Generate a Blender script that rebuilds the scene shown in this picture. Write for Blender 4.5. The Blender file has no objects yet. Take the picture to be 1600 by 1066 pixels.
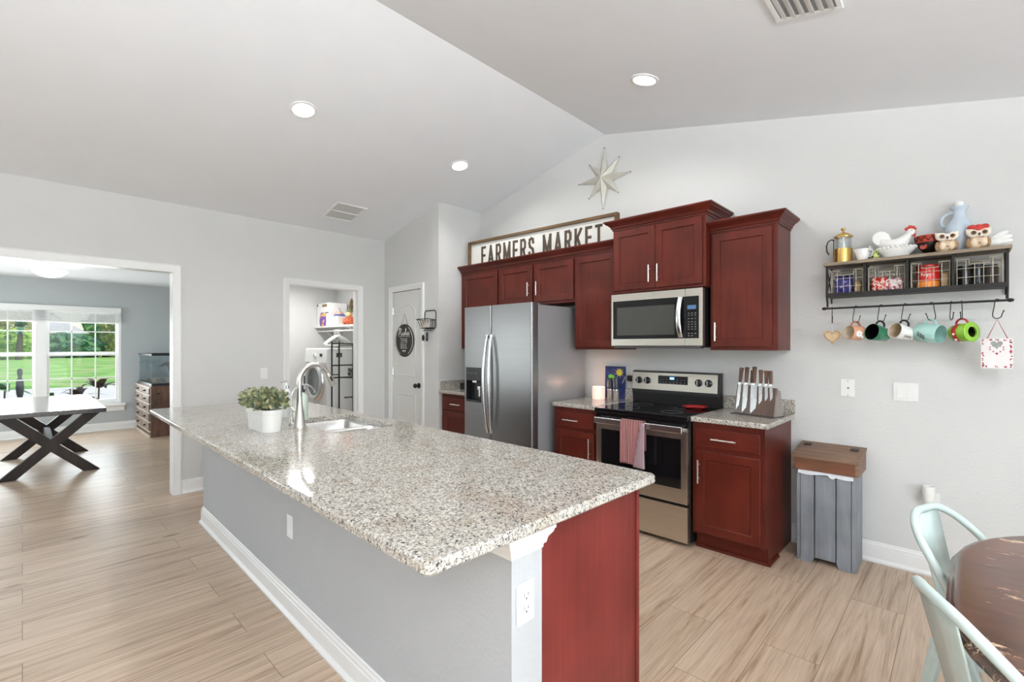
import bpy, bmesh, math, random
from mathutils import Vector, Matrix, noise as mnoise

random.seed(7)
S = bpy.context.scene
COL = S.collection
PI = math.pi

# ------------------------------------------------------------------ camera, sky, light, exposure
CAM_H = 1.41
cam_d = bpy.data.cameras.new('camera')
cam_d.sensor_width = 36.0
cam_d.lens = 737.0 / 1600.0 * 36.0
cam_d.shift_y = 8.0 / 1600.0
cam_d.clip_start = 0.05
cam_d.clip_end = 500
cam = bpy.data.objects.new('camera', cam_d)
cam.location = (0, 0, CAM_H)
cam.rotation_euler = (PI / 2, 0, math.radians(43.93))
COL.objects.link(cam)
S.camera = cam

S.view_settings.view_transform = 'Standard'
S.view_settings.look = 'None'
S.view_settings.gamma = 1.0
S.view_settings.use_curve_mapping = False
S.view_settings.exposure = 0.63

world = bpy.data.worlds.new('world')
S.world = world
world.use_nodes = True
wn = world.node_tree
wn.nodes.clear()
sky = wn.nodes.new('ShaderNodeTexSky')
sky.sky_type = 'NISHITA'
sky.sun_disc = False
sky.sun_elevation = math.radians(55)
sky.sun_rotation = math.radians(0)
bg = wn.nodes.new('ShaderNodeBackground')
bg.inputs['Strength'].default_value = 0.155
wo = wn.nodes.new('ShaderNodeOutputWorld')
wn.links.new(sky.outputs[0], bg.inputs[0])
wn.links.new(bg.outputs[0], wo.inputs[0])


def lamp(name, kind, loc, power, color=(1, 1, 1), target=None, **kw):
    d = bpy.data.lights.new(name, kind)
    d.energy = power
    d.color = color
    for k, v in kw.items():
        setattr(d, k, v)
    o = bpy.data.objects.new(name, d)
    o.location = loc
    if target is not None:
        o.rotation_euler = (Vector(target) - Vector(loc)).to_track_quat('-Z', 'Y').to_euler()
    COL.objects.link(o)
    return o


sun = lamp('sun', 'SUN', (0, 20, 30), 2.1, (1, .96, .88), target=(-6, 0, 0), angle=math.radians(1.0))
# daylight through the sliding doors (right), plus fill lights at added, unseen rear and far-room side windows
lamp('sliding_door_daylight', 'AREA', (2.62, .55, 1.06), 78, (.88, .94, 1.0), target=(0, .55, 2.3),
     shape='RECTANGLE', size=3.3, size_y=1.95)
lamp('rear_fill_light', 'AREA', (-2.4, -4.36, 1.45), 3, (.93, .96, 1.0), target=(-2.4, 0, 3.2),
     shape='RECTANGLE', size=3.8, size_y=1.4)
lamp('far_room_fill_light', 'AREA', (-8.3, -2.36, 1.35), 58, (.94, .97, 1.0), target=(-8.3, 0, 1.35),
     shape='RECTANGLE', size=2.2, size_y=1.5)
lamp('street_window_daylight', 'AREA', (-10.56, .2, 1.2), 36, (.95, .98, 1.0), target=(0, .2, 1.2),
     shape='RECTANGLE', size=1.8, size_y=1.5)

# ------------------------------------------------------------------ mesh helpers


def lin(c):
    return tuple((v / 12.92 if v <= .04045 else ((v + .055) / 1.055) ** 2.4) for v in c)


def rgb(r, g, b):
    return lin((r / 255., g / 255., b / 255.))


class MB:
    def __init__(self, off=None):
        self.bm = bmesh.new()
        self.off = Vector(off) if off is not None else None

    def _new(self, verts, faces):
        vs = [self.bm.verts.new(v) for v in verts]
        for f in faces:
            try:
                self.bm.faces.new([vs[i] for i in f])
            except ValueError:
                pass
        return vs

    def box(self, x0, x1, y0, y1, z0, z1, bev=0.0, seg=2, M=None):
        vs = self._new([(x, y, z) for z in (z0, z1) for y in (y0, y1) for x in (x0, x1)],
                       [(0, 2, 3, 1), (4, 5, 7, 6), (0, 1, 5, 4), (2, 6, 7, 3), (0, 4, 6, 2), (1, 3, 7, 5)])
        if bev > 0:
            es = list({e for v in vs for e in v.link_edges})
            r = bmesh.ops.bevel(self.bm, geom=es, offset=bev, segments=seg, profile=.5, affect='EDGES', clamp_overlap=True)
            vs = list(set(r['verts']) | {v for v in vs if v.is_valid})
        if M is not None:
            for v in vs:
                v.co = M @ v.co
        return vs

    def panel_door(self, x0, x1, z0, z1, yb, yf, border=.055, depth=.008, bev=.002):
        """slab with a recessed panel in its face at yf (faces -Y)"""
        vs = self._new([(x, y, z) for z in (z0, z1) for y in (yf + .003, yb) for x in (x0, x1)],
                       [(0, 2, 3, 1), (4, 5, 7, 6), (2, 6, 7, 3), (0, 4, 6, 2), (1, 3, 7, 5)])
        b = border

        def ring(i, y):
            return [self.bm.verts.new((x0 + i, y, z0 + i)), self.bm.verts.new((x1 - i, y, z0 + i)),
                    self.bm.verts.new((x1 - i, y, z1 - i)), self.bm.verts.new((x0 + i, y, z1 - i))]
        outer = [vs[0], vs[1], vs[5], vs[4]]
        rings = [outer, ring(.003, yf), ring(b, yf), ring(b + .005, yf + depth)]
        for a, c in zip(rings, rings[1:]):
            for i in range(4):
                j = (i + 1) % 4
                self.bm.faces.new((a[i], a[j], c[j], c[i]))
        self.bm.faces.new(rings[-1])

    def tube(self, pts, r, seg=8, closed=False, caps=True, flat=None):
        """round tube through pts; r one radius or a list; flat=(rx,ry) squashes"""
        pts = [Vector(p) for p in pts]
        n = len(pts)
        rs = r if isinstance(r, (list, tuple)) else [r] * n
        up = None
        rings = []
        for i in range(n):
            if closed:
                t = pts[(i + 1) % n] - pts[i - 1]
            elif i == 0:
                t = pts[1] - pts[0]
            elif i == n - 1:
                t = pts[-1] - pts[-2]
            else:
                t = (pts[i + 1] - pts[i]).normalized() + (pts[i] - pts[i - 1]).normalized()
            if t.length < 1e-9:
                t = Vector((0, 0, 1))
            t.normalize()
            if up is None:
                up = Vector((0, 0, 1)) if abs(t.z) < .9 else Vector((1, 0, 0))
            a = t.cross(up)
            if a.length < 1e-6:
                a = t.cross(Vector((1, 0, 0)))
            a.normalize()
            b = a.cross(t).normalized()
            up = b
            fx, fy = flat if flat else (1, 1)
            rings.append([self.bm.verts.new(pts[i] + (a * math.cos(2 * PI * k / seg) * fx + b * math.sin(2 * PI * k / seg) * fy) * rs[i])
                          for k in range(seg)])
        m = n if closed else n - 1
        for i in range(m):
            A, B = rings[i], rings[(i + 1) % n]
            for k in range(seg):
                self.bm.faces.new((A[k], A[(k + 1) % seg], B[(k + 1) % seg], B[k]))
        if caps and not closed:
            self.bm.faces.new(rings[0][::-1])
            self.bm.faces.new(rings[-1])

    def lathe(self, prof, c=(0, 0, 0), seg=24, M=None, sx=1.0, sy=1.0, fn=None):
        """profile [(r,z)...] turned about z through c"""
        rings = []
        c = Vector(c)
        for r, z in prof:
            if r < 1e-6:
                p = Vector((0, 0, z))
                if M is not None:
                    p = M @ p
                rings.append([self.bm.verts.new(p + c)])
            else:
                ring = []
                for k in range(seg):
                    a = 2 * PI * k / seg
                    p = Vector((r * math.cos(a) * sx, r * math.sin(a) * sy, z))
                    if fn:
                        p = fn(p, a)
                    if M is not None:
                        p = M @ p
                    ring.append(self.bm.verts.new(p + c))
                rings.append(ring)
        for A, B in zip(rings, rings[1:]):
            if len(A) == 1 and len(B) == 1:
                continue
            for k in range(seg):
                k2 = (k + 1) % seg
                if len(A) == 1:
                    self.bm.faces.new((A[0], B[k], B[k2]))
                elif len(B) == 1:
                    self.bm.faces.new((A[k], B[0], A[k2]))
                else:
                    self.bm.faces.new((A[k], B[k], B[k2], A[k2]))
        if len(rings[0]) > 1 and len(rings[-1]) > 1:      # ring-shaped section: close it on itself
            A, B = rings[-1], rings[0]
            for k in range(seg):
                k2 = (k + 1) % seg
                self.bm.faces.new((A[k], B[k], B[k2], A[k2]))
        elif len(rings[0]) > 1:
            self.bm.faces.new(rings[0])
        elif len(rings[-1]) > 1:
            self.bm.faces.new(rings[-1][::-1])

    def ball(self, c, r, seg=16, rings=10, M=None):
        if not isinstance(r, (tuple, list)):
            r = (r, r, r)
        prof = [(math.sin(PI * i / rings), -math.cos(PI * i / rings)) for i in range(rings + 1)]
        sc = Matrix.Diagonal((r[0], r[1], r[2]))
        self.lathe(prof, c, seg, (M.to_3x3() @ sc) if M is not None else sc)

    def prism(self, poly, axis, a, b):
        """2D polygon extruded along axis from a to b. axis x: (y,z), y: (x,z), z: (x,y)"""
        def mk(p, t):
            return {'x': (t, p[0], p[1]), 'y': (p[0], t, p[1]), 'z': (p[0], p[1], t)}[axis]
        A = [self.bm.verts.new(mk(p, a)) for p in poly]
        B = [self.bm.verts.new(mk(p, b)) for p in poly]
        n = len(poly)
        self.bm.faces.new(A)
        self.bm.faces.new(B[::-1])
        for i in range(n):
            j = (i + 1) % n
            self.bm.faces.new((A[i], B[i], B[j], A[j]))

    def loops(self, loops, cap0=True, cap1=True):
        """skin between equal-length closed loops of points"""
        R = [[self.bm.verts.new(p) for p in L] for L in loops]
        n = len(R[0])
        for A, B in zip(R, R[1:]):
            for i in range(n):
                j = (i + 1) % n
                self.bm.faces.new((A[i], A[j], B[j], B[i]))
        if cap0:
            self.bm.faces.new(R[0][::-1])
        if cap1:
            self.bm.faces.new(R[-1])
        return R

    def face(self, pts):
        self.bm.faces.new([self.bm.verts.new(p) for p in pts])

    def xform(self, M):
        for v in self.bm.verts:
            v.co = M @ v.co

    def build(self, name, m, parent=None, smooth=38, label=None, kind=None):
        me = bpy.data.meshes.new(name)
        bmesh.ops.recalc_face_normals(self.bm, faces=self.bm.faces)
        if self.off is not None:
            for v in self.bm.verts:
                v.co -= self.off
        self.bm.to_mesh(me)
        self.bm.free()
        me.materials.append(m)
        if smooth:
            me.shade_smooth()
            me.set_sharp_from_angle(angle=math.radians(smooth))
        o = bpy.data.objects.new(name, me)
        COL.objects.link(o)
        if smooth and smooth < 50:
            wn_ = o.modifiers.new('normals', 'WEIGHTED_NORMAL')
            wn_.keep_sharp = True
            wn_.weight = 90
        if parent is not None:
            o.parent = parent
        if label:
            o['label'] = label
        if kind:
            o['kind'] = kind
        return o


def thing(name, label, cat, loc=(0, 0, 0), rz=0.0, group=None, rot=None):
    o = bpy.data.objects.new(name, None)
    o.empty_display_size = .05
    o.location = loc
    o.rotation_euler = rot if rot is not None else (0, 0, rz)
    o['label'] = label
    o['category'] = cat
    if group:
        o['group'] = group
    COL.objects.link(o)
    return o


def tag(o, label, cat, group=None):
    o['label'] = label
    o['category'] = cat
    if group:
        o['group'] = group
    return o


def struct(o):
    o['kind'] = 'structure'
    return o


def rrect(x0, x1, y0, y1, r, n=5, z=None):
    out = []
    for cx, cy, a0 in ((x1 - r, y1 - r, 0), (x0 + r, y1 - r, 90), (x0 + r, y0 + r, 180), (x1 - r, y0 + r, 270)):
        for k in range(n + 1):
            a = math.radians(a0 + 90 * k / n)
            p = (cx + r * math.cos(a), cy + r * math.sin(a))
            out.append(p if z is None else (p[0], p[1], z))
    return out


def arc(c, r, a0, a1, n, plane='yz'):
    out = []
    for k in range(n + 1):
        a = math.radians(a0 + (a1 - a0) * k / n)
        u, v = r * math.cos(a), r * math.sin(a)
        out.append({'yz': (c[0], c[1] + u, c[2] + v), 'xz': (c[0] + u, c[1], c[2] + v), 'xy': (c[0] + u, c[1] + v, c[2])}[plane])
    return out


def text_part(s, size, M, m, parent, name='lettering', align='CENTER', ext=.0006, sx=1.0):
    cu = bpy.data.curves.new('tmp', 'FONT')
    cu.body = s
    cu.size = size
    cu.align_x = align
    cu.align_y = 'CENTER'
    cu.extrude = ext
    cu.resolution_u = 3
    ob = bpy.data.objects.new('tmp', cu)
    COL.objects.link(ob)
    dg = bpy.context.evaluated_depsgraph_get()
    me = bpy.data.meshes.new_from_object(ob.evaluated_get(dg))
    bpy.data.objects.remove(ob)
    bpy.data.curves.remove(cu)
    for v in me.vertices:
        v.co = M @ Vector((v.co.x * sx, v.co.y, v.co.z))
    me.name = name
    me.materials.clear()
    me.materials.append(m)
    o = bpy.data.objects.new(name, me)
    COL.objects.link(o)
    o.parent = parent
    return o


# text frames: letters run along +x, up z, facing -y  /  facing +x
def face_my(x, y, z):
    return Matrix(((1, 0, 0, x), (0, 0, -1, y), (0, 1, 0, z), (0, 0, 0, 1)))


GLYPH = {
    'F': (.86, [[(0, 0), (0, 1), (1, 1)], [(0, .53), (.85, .53)]]),
    'A': (1.05, [[(0, 0), (.5, 1), (1, 0)], [(.2, .27), (.8, .27)]]),
    'R': (.95, [[(0, 0), (0, 1), (.7, 1), (.95, .9), (1, .76), (.95, .6), (.7, .5), (0, .5)], [(.55, .5), (1, 0)]]),
    'M': (1.25, [[(0, 0), (0, 1), (.5, .12), (1, 1), (1, 0)]]),
    'E': (.86, [[(1, 1), (0, 1), (0, 0), (1, 0)], [(0, .52), (.85, .52)]]),
    'S': (.92, [[(1, .78), (.88, .95), (.5, 1), (.12, .94), (0, .76), (.15, .58), (.85, .42), (1, .24), (.88, .06), (.5, 0), (.12, .06), (0, .24)]]),
    'K': (1.0, [[(0, 0), (0, 1)], [(1, 1), (0, .42)], [(.32, .6), (1, 0)]]),
    'T': (.9, [[(0, 1), (1, 1)], [(.5, 1), (.5, 0)]]),
}


def stroke_word(mb, word, u0, u1, z0, z1, y0, y1, t):
    tot = sum(GLYPH[c][0] for c in word) + .38 * (len(word) - 1)
    k = (u1 - u0) / tot
    u = u0
    for c in word:
        w, strokes = GLYPH[c]
        W = w * k
        for st in strokes:
            P = [(u + t / 2 + p[0] * (W - t), z0 + t / 2 + p[1] * (z1 - z0 - t)) for p in st]
            for i, (a, b) in enumerate(zip(P, P[1:])):
                d = Vector((b[0] - a[0], b[1] - a[1])).normalized() * (t / 2)
                n = Vector((-d.y, d.x))
                A = (a[0] - d.x, a[1] - d.y)
                B = (b[0] + d.x, b[1] + d.y)
                e = y0 - .0002 * (i % 2)
                mb.prism([(A[0] + n.x, A[1] + n.y), (B[0] + n.x, B[1] + n.y), (B[0] - n.x, B[1] - n.y), (A[0] - n.x, A[1] - n.y)], 'y', e, y1)
        u += W + .38 * k


# ------------------------------------------------------------------ materials
MATS = {}


def _base(name):
    m = bpy.data.materials.new(name)
    m.use_nodes = True
    nt = m.node_tree
    nt.nodes.clear()
    out = nt.nodes.new('ShaderNodeOutputMaterial')
    p = nt.nodes.new('ShaderNodeBsdfPrincipled')
    nt.links.new(p.outputs[0], out.inputs[0])
    tc = nt.nodes.new('ShaderNodeTexCoord')
    return m, nt, p, tc


def N(nt, typ, **kw):
    n = nt.nodes.new(typ)
    for k, v in kw.items():
        if k.startswith('i_'):
            key = k[2:]
            key = int(key) if key.isdigit() else key.replace('_', ' ')
            n.inputs[key].default_value = v
        else:
            setattr(n, k, v)
    return n


def ramp(nt, stops, interp='LINEAR'):
    r = nt.nodes.new('ShaderNodeValToRGB')
    r.color_ramp.interpolation = interp
    el = r.color_ramp.elements
    while len(el) < len(stops):
        el.new(.5)
    for e, (p, c) in zip(el, stops):
        e.position = p
        e.color = (c[0], c[1], c[2], 1)
    return r


def bump(nt, p, src, strength, dist=.002):
    b = N(nt, 'ShaderNodeBump', i_Strength=strength, i_Distance=dist)
    nt.links.new(src, b.inputs['Height'])
    nt.links.new(b.outputs[0], p.inputs['Normal'])


def mat(name, col, rough=.5, metal=0., nscale=25., namt=.05, bscale=0., bstr=0., coat=0., emit=0., spec=.5, stretch=None):
    if name in MATS:
        return MATS[name]
    m, nt, p, tc = _base(name)
    mp = N(nt, 'ShaderNodeMapping')
    if stretch:
        mp.inputs['Scale'].default_value = stretch
    nt.links.new(tc.outputs['Object'], mp.inputs[0])
    nz = N(nt, 'ShaderNodeTexNoise', i_Scale=nscale, i_Detail=3.0)
    nt.links.new(mp.outputs[0], nz.inputs['Vector'])
    r = ramp(nt, [(.3, [c * (1 - namt) for c in col]), (.7, [min(1, c * (1 + namt)) for c in col])])
    nt.links.new(nz.outputs['Fac'], r.inputs[0])
    nt.links.new(r.outputs[0], p.inputs['Base Color'])
    p.inputs['Roughness'].default_value = rough
    p.inputs['Metallic'].default_value = metal
    p.inputs['Specular IOR Level'].default_value = spec
    p.inputs['Coat Weight'].default_value = coat
    if emit:
        p.inputs['Emission Color'].default_value = (*col, 1)
        p.inputs['Emission Strength'].default_value = emit
    if bstr:
        b2 = N(nt, 'ShaderNodeTexNoise', i_Scale=bscale, i_Detail=2.0)
        nt.links.new(tc.outputs['Object'], b2.inputs['Vector'])
        bump(nt, p, b2.outputs['Fac'], bstr)
    MATS[name] = m
    return m


def wood(name, c1, c2, scale=(60, 60, 3), rough=.4, coat=0., c3=None, wear=None, spec=.5):
    m, nt, p, tc = _base(name)
    mp = N(nt, 'ShaderNodeMapping')
    mp.inputs['Scale'].default_value = scale
    nt.links.new(tc.outputs['Object'], mp.inputs[0])
    nz = N(nt, 'ShaderNodeTexNoise', i_Scale=1.0, i_Detail=5.0, i_Roughness=.6, i_Distortion=.6)
    nt.links.new(mp.outputs[0], nz.inputs['Vector'])
    st = [(.32, c1), (.68, c2)]
    if c3:
        st = [(.3, c1), (.5, c2), (.7, c3)]
    r = ramp(nt, st)
    nt.links.new(nz.outputs['Fac'], r.inputs[0])
    # broad blotches
    nb = N(nt, 'ShaderNodeTexNoise', i_Scale=4.0, i_Detail=2.0)
    nt.links.new(tc.outputs['Object'], nb.inputs['Vector'])
    rb = ramp(nt, [(.35, (.78, .78, .78)), (.7, (1.12, 1.12, 1.12))])
    nt.links.new(nb.outputs['Fac'], rb.inputs[0])
    mx = N(nt, 'ShaderNodeMixRGB', blend_type='MULTIPLY', i_Fac=1.0)
    nt.links.new(r.outputs[0], mx.inputs[1])
    nt.links.new(rb.outputs[0], mx.inputs[2])
    col = mx.outputs[0]
    if wear:
        wc, th = wear
        wz = N(nt, 'ShaderNodeTexNoise', i_Scale=1.0, i_Detail=6.0, i_Roughness=.75)
        mp2 = N(nt, 'ShaderNodeMapping')
        mp2.inputs['Scale'].default_value = (3.2, 9, 3.2)
        nt.links.new(tc.outputs['Object'], mp2.inputs[0])
        nt.links.new(mp2.outputs[0], wz.inputs['Vector'])
        wr = ramp(nt, [(th, (0, 0, 0)), (th + .025, (1, 1, 1))])
        nt.links.new(wz.outputs['Fac'], wr.inputs[0])
        m2 = N(nt, 'ShaderNodeMixRGB')
        m2.inputs[2].default_value = (*wc, 1)
        nt.links.new(wr.outputs[0], m2.inputs[0])
        nt.links.new(col, m2.inputs[1])
        col = m2.outputs[0]
    nt.links.new(col, p.inputs['Base Color'])
    p.inputs['Roughness'].default_value = rough
    p.inputs['Coat Weight'].default_value = coat
    p.inputs['Coat Roughness'].default_value = .15
    p.inputs['Specular IOR Level'].default_value = spec
    bump(nt, p, nz.outputs['Fac'], .08, .001)
    return m


def granite(name):
    m, nt, p, tc = _base(name)
    n1 = N(nt, 'ShaderNodeTexNoise', i_Scale=118.0, i_Detail=4.0, i_Roughness=.65)
    nt.links.new(tc.outputs['Object'], n1.inputs['Vector'])
    r1 = ramp(nt, [(.36, rgb(118, 112, 106)), (.44, rgb(182, 175, 164)), (.57, rgb(208, 202, 191)), (.70, rgb(226, 223, 217))])
    nt.links.new(n1.outputs['Fac'], r1.inputs[0])
    # warm blotches
    n2 = N(nt, 'ShaderNodeTexNoise', i_Scale=9.0, i_Detail=3.0)
    nt.links.new(tc.outputs['Object'], n2.inputs['Vector'])
    r2 = ramp(nt, [(.52, (0, 0, 0)), (.72, (.55, .55, .55))])
    nt.links.new(n2.outputs['Fac'], r2.inputs[0])
    mw = N(nt, 'ShaderNodeMixRGB', blend_type='MULTIPLY')
    mw.inputs[2].default_value = (*rgb(222, 205, 186), 1)
    nt.links.new(r2.outputs[0], mw.inputs[0])
    nt.links.new(r1.outputs[0], mw.inputs[1])
    # dark flecks
    v = N(nt, 'ShaderNodeTexVoronoi', i_Scale=200.0)
    wob = N(nt, 'ShaderNodeTexNoise', i_Scale=90.0, i_Detail=1.0)
    nt.links.new(tc.outputs['Object'], wob.inputs['Vector'])
    ad = N(nt, 'ShaderNodeMixRGB', blend_type='ADD', i_Fac=.02)
    nt.links.new(tc.outputs['Object'], ad.inputs[1])
    nt.links.new(wob.outputs['Color'], ad.inputs[2])
    nt.links.new(ad.outputs[0], v.inputs['Vector'])
    sep = N(nt, 'ShaderNodeSeparateColor')
    nt.links.new(v.outputs['Color'], sep.inputs[0])
    rd = ramp(nt, [(.855, (0, 0, 0)), (.87, (1, 1, 1))])
    nt.links.new(sep.outputs[0], rd.inputs[0])
    md = N(nt, 'ShaderNodeMixRGB')
    md.inputs[2].default_value = (*rgb(70, 68, 68), 1)
    nt.links.new(rd.outputs[0], md.inputs[0])
    nt.links.new(mw.outputs[0], md.inputs[1])
    rg = ramp(nt, [(.80, (0, 0, 0)), (.82, (1, 1, 1))])
    nt.links.new(sep.outputs[1], rg.inputs[0])
    mg = N(nt, 'ShaderNodeMixRGB')
    mg.inputs[2].default_value = (*rgb(150, 146, 142), 1)
    nt.links.new(rg.outputs[0], mg.inputs[0])
    nt.links.new(md.outputs[0], mg.inputs[1])
    nt.links.new(mg.outputs[0], p.inputs['Base Color'])
    p.inputs['Roughness'].default_value = .10
    p.inputs['Specular IOR Level'].default_value = .5
    return m


def plank_floor(name):
    m, nt, p, tc = _base(name)
    sx = N(nt, 'ShaderNodeSeparateXYZ')
    nt.links.new(tc.outputs['Object'], sx.inputs[0])
    cb = N(nt, 'ShaderNodeCombineXYZ')
    nt.links.new(sx.outputs[1], cb.inputs[0])
    nt.links.new(sx.outputs[0], cb.inputs[1])
    br = N(nt, 'ShaderNodeTexBrick', offset=.37, offset_frequency=2, squash=1.0)
    br.inputs['Color1'].default_value = (0, 0, 0, 1)
    br.inputs['Color2'].default_value = (1, 1, 1, 1)
    br.inputs['Mortar'].default_value = (.5, .5, .5, 1)
    br.inputs['Scale'].default_value = 1.0
    br.inputs['Mortar Size'].default_value = .0013
    br.inputs['Mortar Smooth'].default_value = .0
    br.inputs['Brick Width'].default_value = 1.22
    br.inputs['Row Height'].default_value = .2325
    nt.links.new(cb.outputs[0], br.inputs['Vector'])
    # per-plank shift of the grain
    sc = N(nt, 'ShaderNodeSeparateColor')
    nt.links.new(br.outputs['Color'], sc.inputs[0])
    mp = N(nt, 'ShaderNodeMapping')
    mp.inputs['Scale'].default_value = (19, .95, 1)
    nt.links.new(tc.outputs['Object'], mp.inputs[0])
    off = N(nt, 'ShaderNodeMath', operation='MULTIPLY')
    off.inputs[1].default_value = 37.0
    nt.links.new(sc.outputs[0], off.inputs[0])
    nz = N(nt, 'ShaderNodeTexNoise', noise_dimensions='4D', i_Scale=1.0, i_Detail=6.0, i_Roughness=.66, i_Distortion=1.7)
    nt.links.new(mp.outputs[0], nz.inputs['Vector'])
    nt.links.new(off.outputs[0], nz.inputs['W'])
    r = ramp(nt, [(.26, rgb(132, 103, 80)), (.38, rgb(172, 146, 122)), (.50, rgb(199, 176, 153)), (.72, rgb(212, 191, 169))])
    nt.links.new(nz.outputs['Fac'], r.inputs[0])
    # fine streaks
    mp2 = N(nt, 'ShaderNodeMapping')
    mp2.inputs['Scale'].default_value = (120, 4, 1)
    nt.links.new(tc.outputs['Object'], mp2.inputs[0])
    n2 = N(nt, 'ShaderNodeTexNoise', i_Scale=1.0, i_Detail=3.0)
    nt.links.new(mp2.outputs[0], n2.inputs['Vector'])
    r2 = ramp(nt, [(.3, (.86, .85, .84)), (.65, (1.05, 1.05, 1.05))])
    nt.links.new(n2.outputs['Fac'], r2.inputs[0])
    mx = N(nt, 'ShaderNodeMixRGB', blend_type='MULTIPLY', i_Fac=1.0)
    nt.links.new(r.outputs[0], mx.inputs[1])
    nt.links.new(r2.outputs[0], mx.inputs[2])
    # plank tint
    rt = ramp(nt, [(0, (.92, .91, .90)), (1, (1.05, 1.05, 1.05))])
    nt.links.new(sc.outputs[0], rt.inputs[0])
    m2 = N(nt, 'ShaderNodeMixRGB', blend_type='MULTIPLY', i_Fac=1.0)
    nt.links.new(mx.outputs[0], m2.inputs[1])
    nt.links.new(rt.outputs[0], m2.inputs[2])
    # knots
    kv = N(nt, 'ShaderNodeTexVoronoi', i_Scale=1.0)
    mpk = N(nt, 'ShaderNodeMapping')
    mpk.inputs['Scale'].default_value = (4.2, 1.5, 1)
    nt.links.new(tc.outputs['Object'], mpk.inputs[0])
    nt.links.new(mpk.outputs[0], kv.inputs['Vector'])
    rk = ramp(nt, [(.05, (.85, .85, .85)), (.12, (0, 0, 0))])
    nt.links.new(kv.outputs['Distance'], rk.inputs[0])
    mk = N(nt, 'ShaderNodeMixRGB')
    mk.inputs[2].default_value = (*rgb(134, 100, 70), 1)
    nt.links.new(rk.outputs[0], mk.inputs[0])
    nt.links.new(m2.outputs[0], mk.inputs[1])
    m3 = N(nt, 'ShaderNodeMixRGB')
    m3.inputs[2].default_value = (*rgb(122, 101, 82), 1)
    nt.links.new(br.outputs['Fac'], m3.inputs[0])
    nt.links.new(mk.outputs[0], m3.inputs[1])
    nt.links.new(m3.outputs[0], p.inputs['Base Color'])
    p.inputs['Roughness'].default_value = .34
    p.inputs['Specular IOR Level'].default_value = .5
    bump(nt, p, n2.outputs['Fac'], .05, .001)
    return m


def steel(name, col, rough=.28, stretch=(2, 2, 220), amt=.05):
    m, nt, p, tc = _base(name)
    mp = N(nt, 'ShaderNodeMapping')
    mp.inputs['Scale'].default_value = stretch
    nt.links.new(tc.outputs['Object'], mp.inputs[0])
    nz = N(nt, 'ShaderNodeTexNoise', i_Scale=1.0, i_Detail=3.0)
    nt.links.new(mp.outputs[0], nz.inputs['Vector'])
    r = ramp(nt, [(.3, [c * (1 - amt) for c in col]), (.7, [c * (1 + amt) for c in col])])
    nt.links.new(nz.outputs['Fac'], r.inputs[0])
    nt.links.new(r.outputs[0], p.inputs['Base Color'])
    p.inputs['Metallic'].default_value = 1.0
    p.inputs['Roughness'].default_value = rough
    p.inputs['Anisotropic'].default_value = .5
    return m


def glassy(name, tint=(1, 1, 1), gloss=.08, rough=.02):
    """thin pane: mostly clear, a little mirror"""
    m = bpy.data.materials.new(name)
    m.use_nodes = True
    nt = m.node_tree
    nt.nodes.clear()
    out = nt.nodes.new('ShaderNodeOutputMaterial')
    t = N(nt, 'ShaderNodeBsdfTransparent')
    t.inputs[0].default_value = (*tint, 1)
    g = N(nt, 'ShaderNodeBsdfGlossy')
    g.inputs['Roughness'].default_value = rough
    tc = nt.nodes.new('ShaderNodeTexCoord')
    nz = N(nt, 'ShaderNodeTexNoise', i_Scale=3.0)
    nt.links.new(tc.outputs['Object'], nz.inputs['Vector'])
    r = ramp(nt, [(0, [gloss * .8] * 3), (1, [gloss * 1.2] * 3)])
    nt.links.new(nz.outputs['Fac'], r.inputs[0])
    mx = N(nt, 'ShaderNodeMixShader')
    nt.links.new(r.outputs[0], mx.inputs[0])
    nt.links.new(t.outputs[0], mx.inputs[1])
    nt.links.new(g.outputs[0], mx.inputs[2])
    nt.links.new(mx.outputs[0], out.inputs[0])
    return m


def stripes(name, cols, axis, period, rough=.9):
    m, nt, p, tc = _base(name)
    s = N(nt, 'ShaderNodeSeparateXYZ')
    nt.links.new(tc.outputs['Object'], s.inputs[0])
    d = N(nt, 'ShaderNodeMath', operation='DIVIDE')
    d.inputs[1].default_value = period
    nt.links.new(s.outputs['xyz'.index(axis)], d.inputs[0])
    f = N(nt, 'ShaderNodeMath', operation='FRACT')
    nt.links.new(d.outputs[0], f.inputs[0])
    r = ramp(nt, cols, 'CONSTANT')
    nt.links.new(f.outputs[0], r.inputs[0])
    nt.links.new(r.outputs[0], p.inputs['Base Color'])
    p.inputs['Roughness'].default_value = rough
    nz = N(nt, 'ShaderNodeTexNoise', i_Scale=400.0)
    nt.links.new(tc.outputs['Object'], nz.inputs['Vector'])
    bump(nt, p, nz.outputs['Fac'], .3, .001)
    return m


def speckle(name, c0, c1, scale, th, rough=.5, c2=None, th2=.7):
    """base c0 with blobs of c1 (and c2)"""
    m, nt, p, tc = _base(name)
    nz = N(nt, 'ShaderNodeTexNoise', i_Scale=scale, i_Detail=2.0)
    nt.links.new(tc.outputs['Object'], nz.inputs['Vector'])
    st = [(th, c0), (th + .03, c1)]
    if c2:
        st += [(th2, c1), (th2 + .02, c2)]
    r = ramp(nt, st)
    nt.links.new(nz.outputs['Fac'], r.inputs[0])
    nt.links.new(r.outputs[0], p.inputs['Base Color'])
    p.inputs['Roughness'].default_value = rough
    return m


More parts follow.
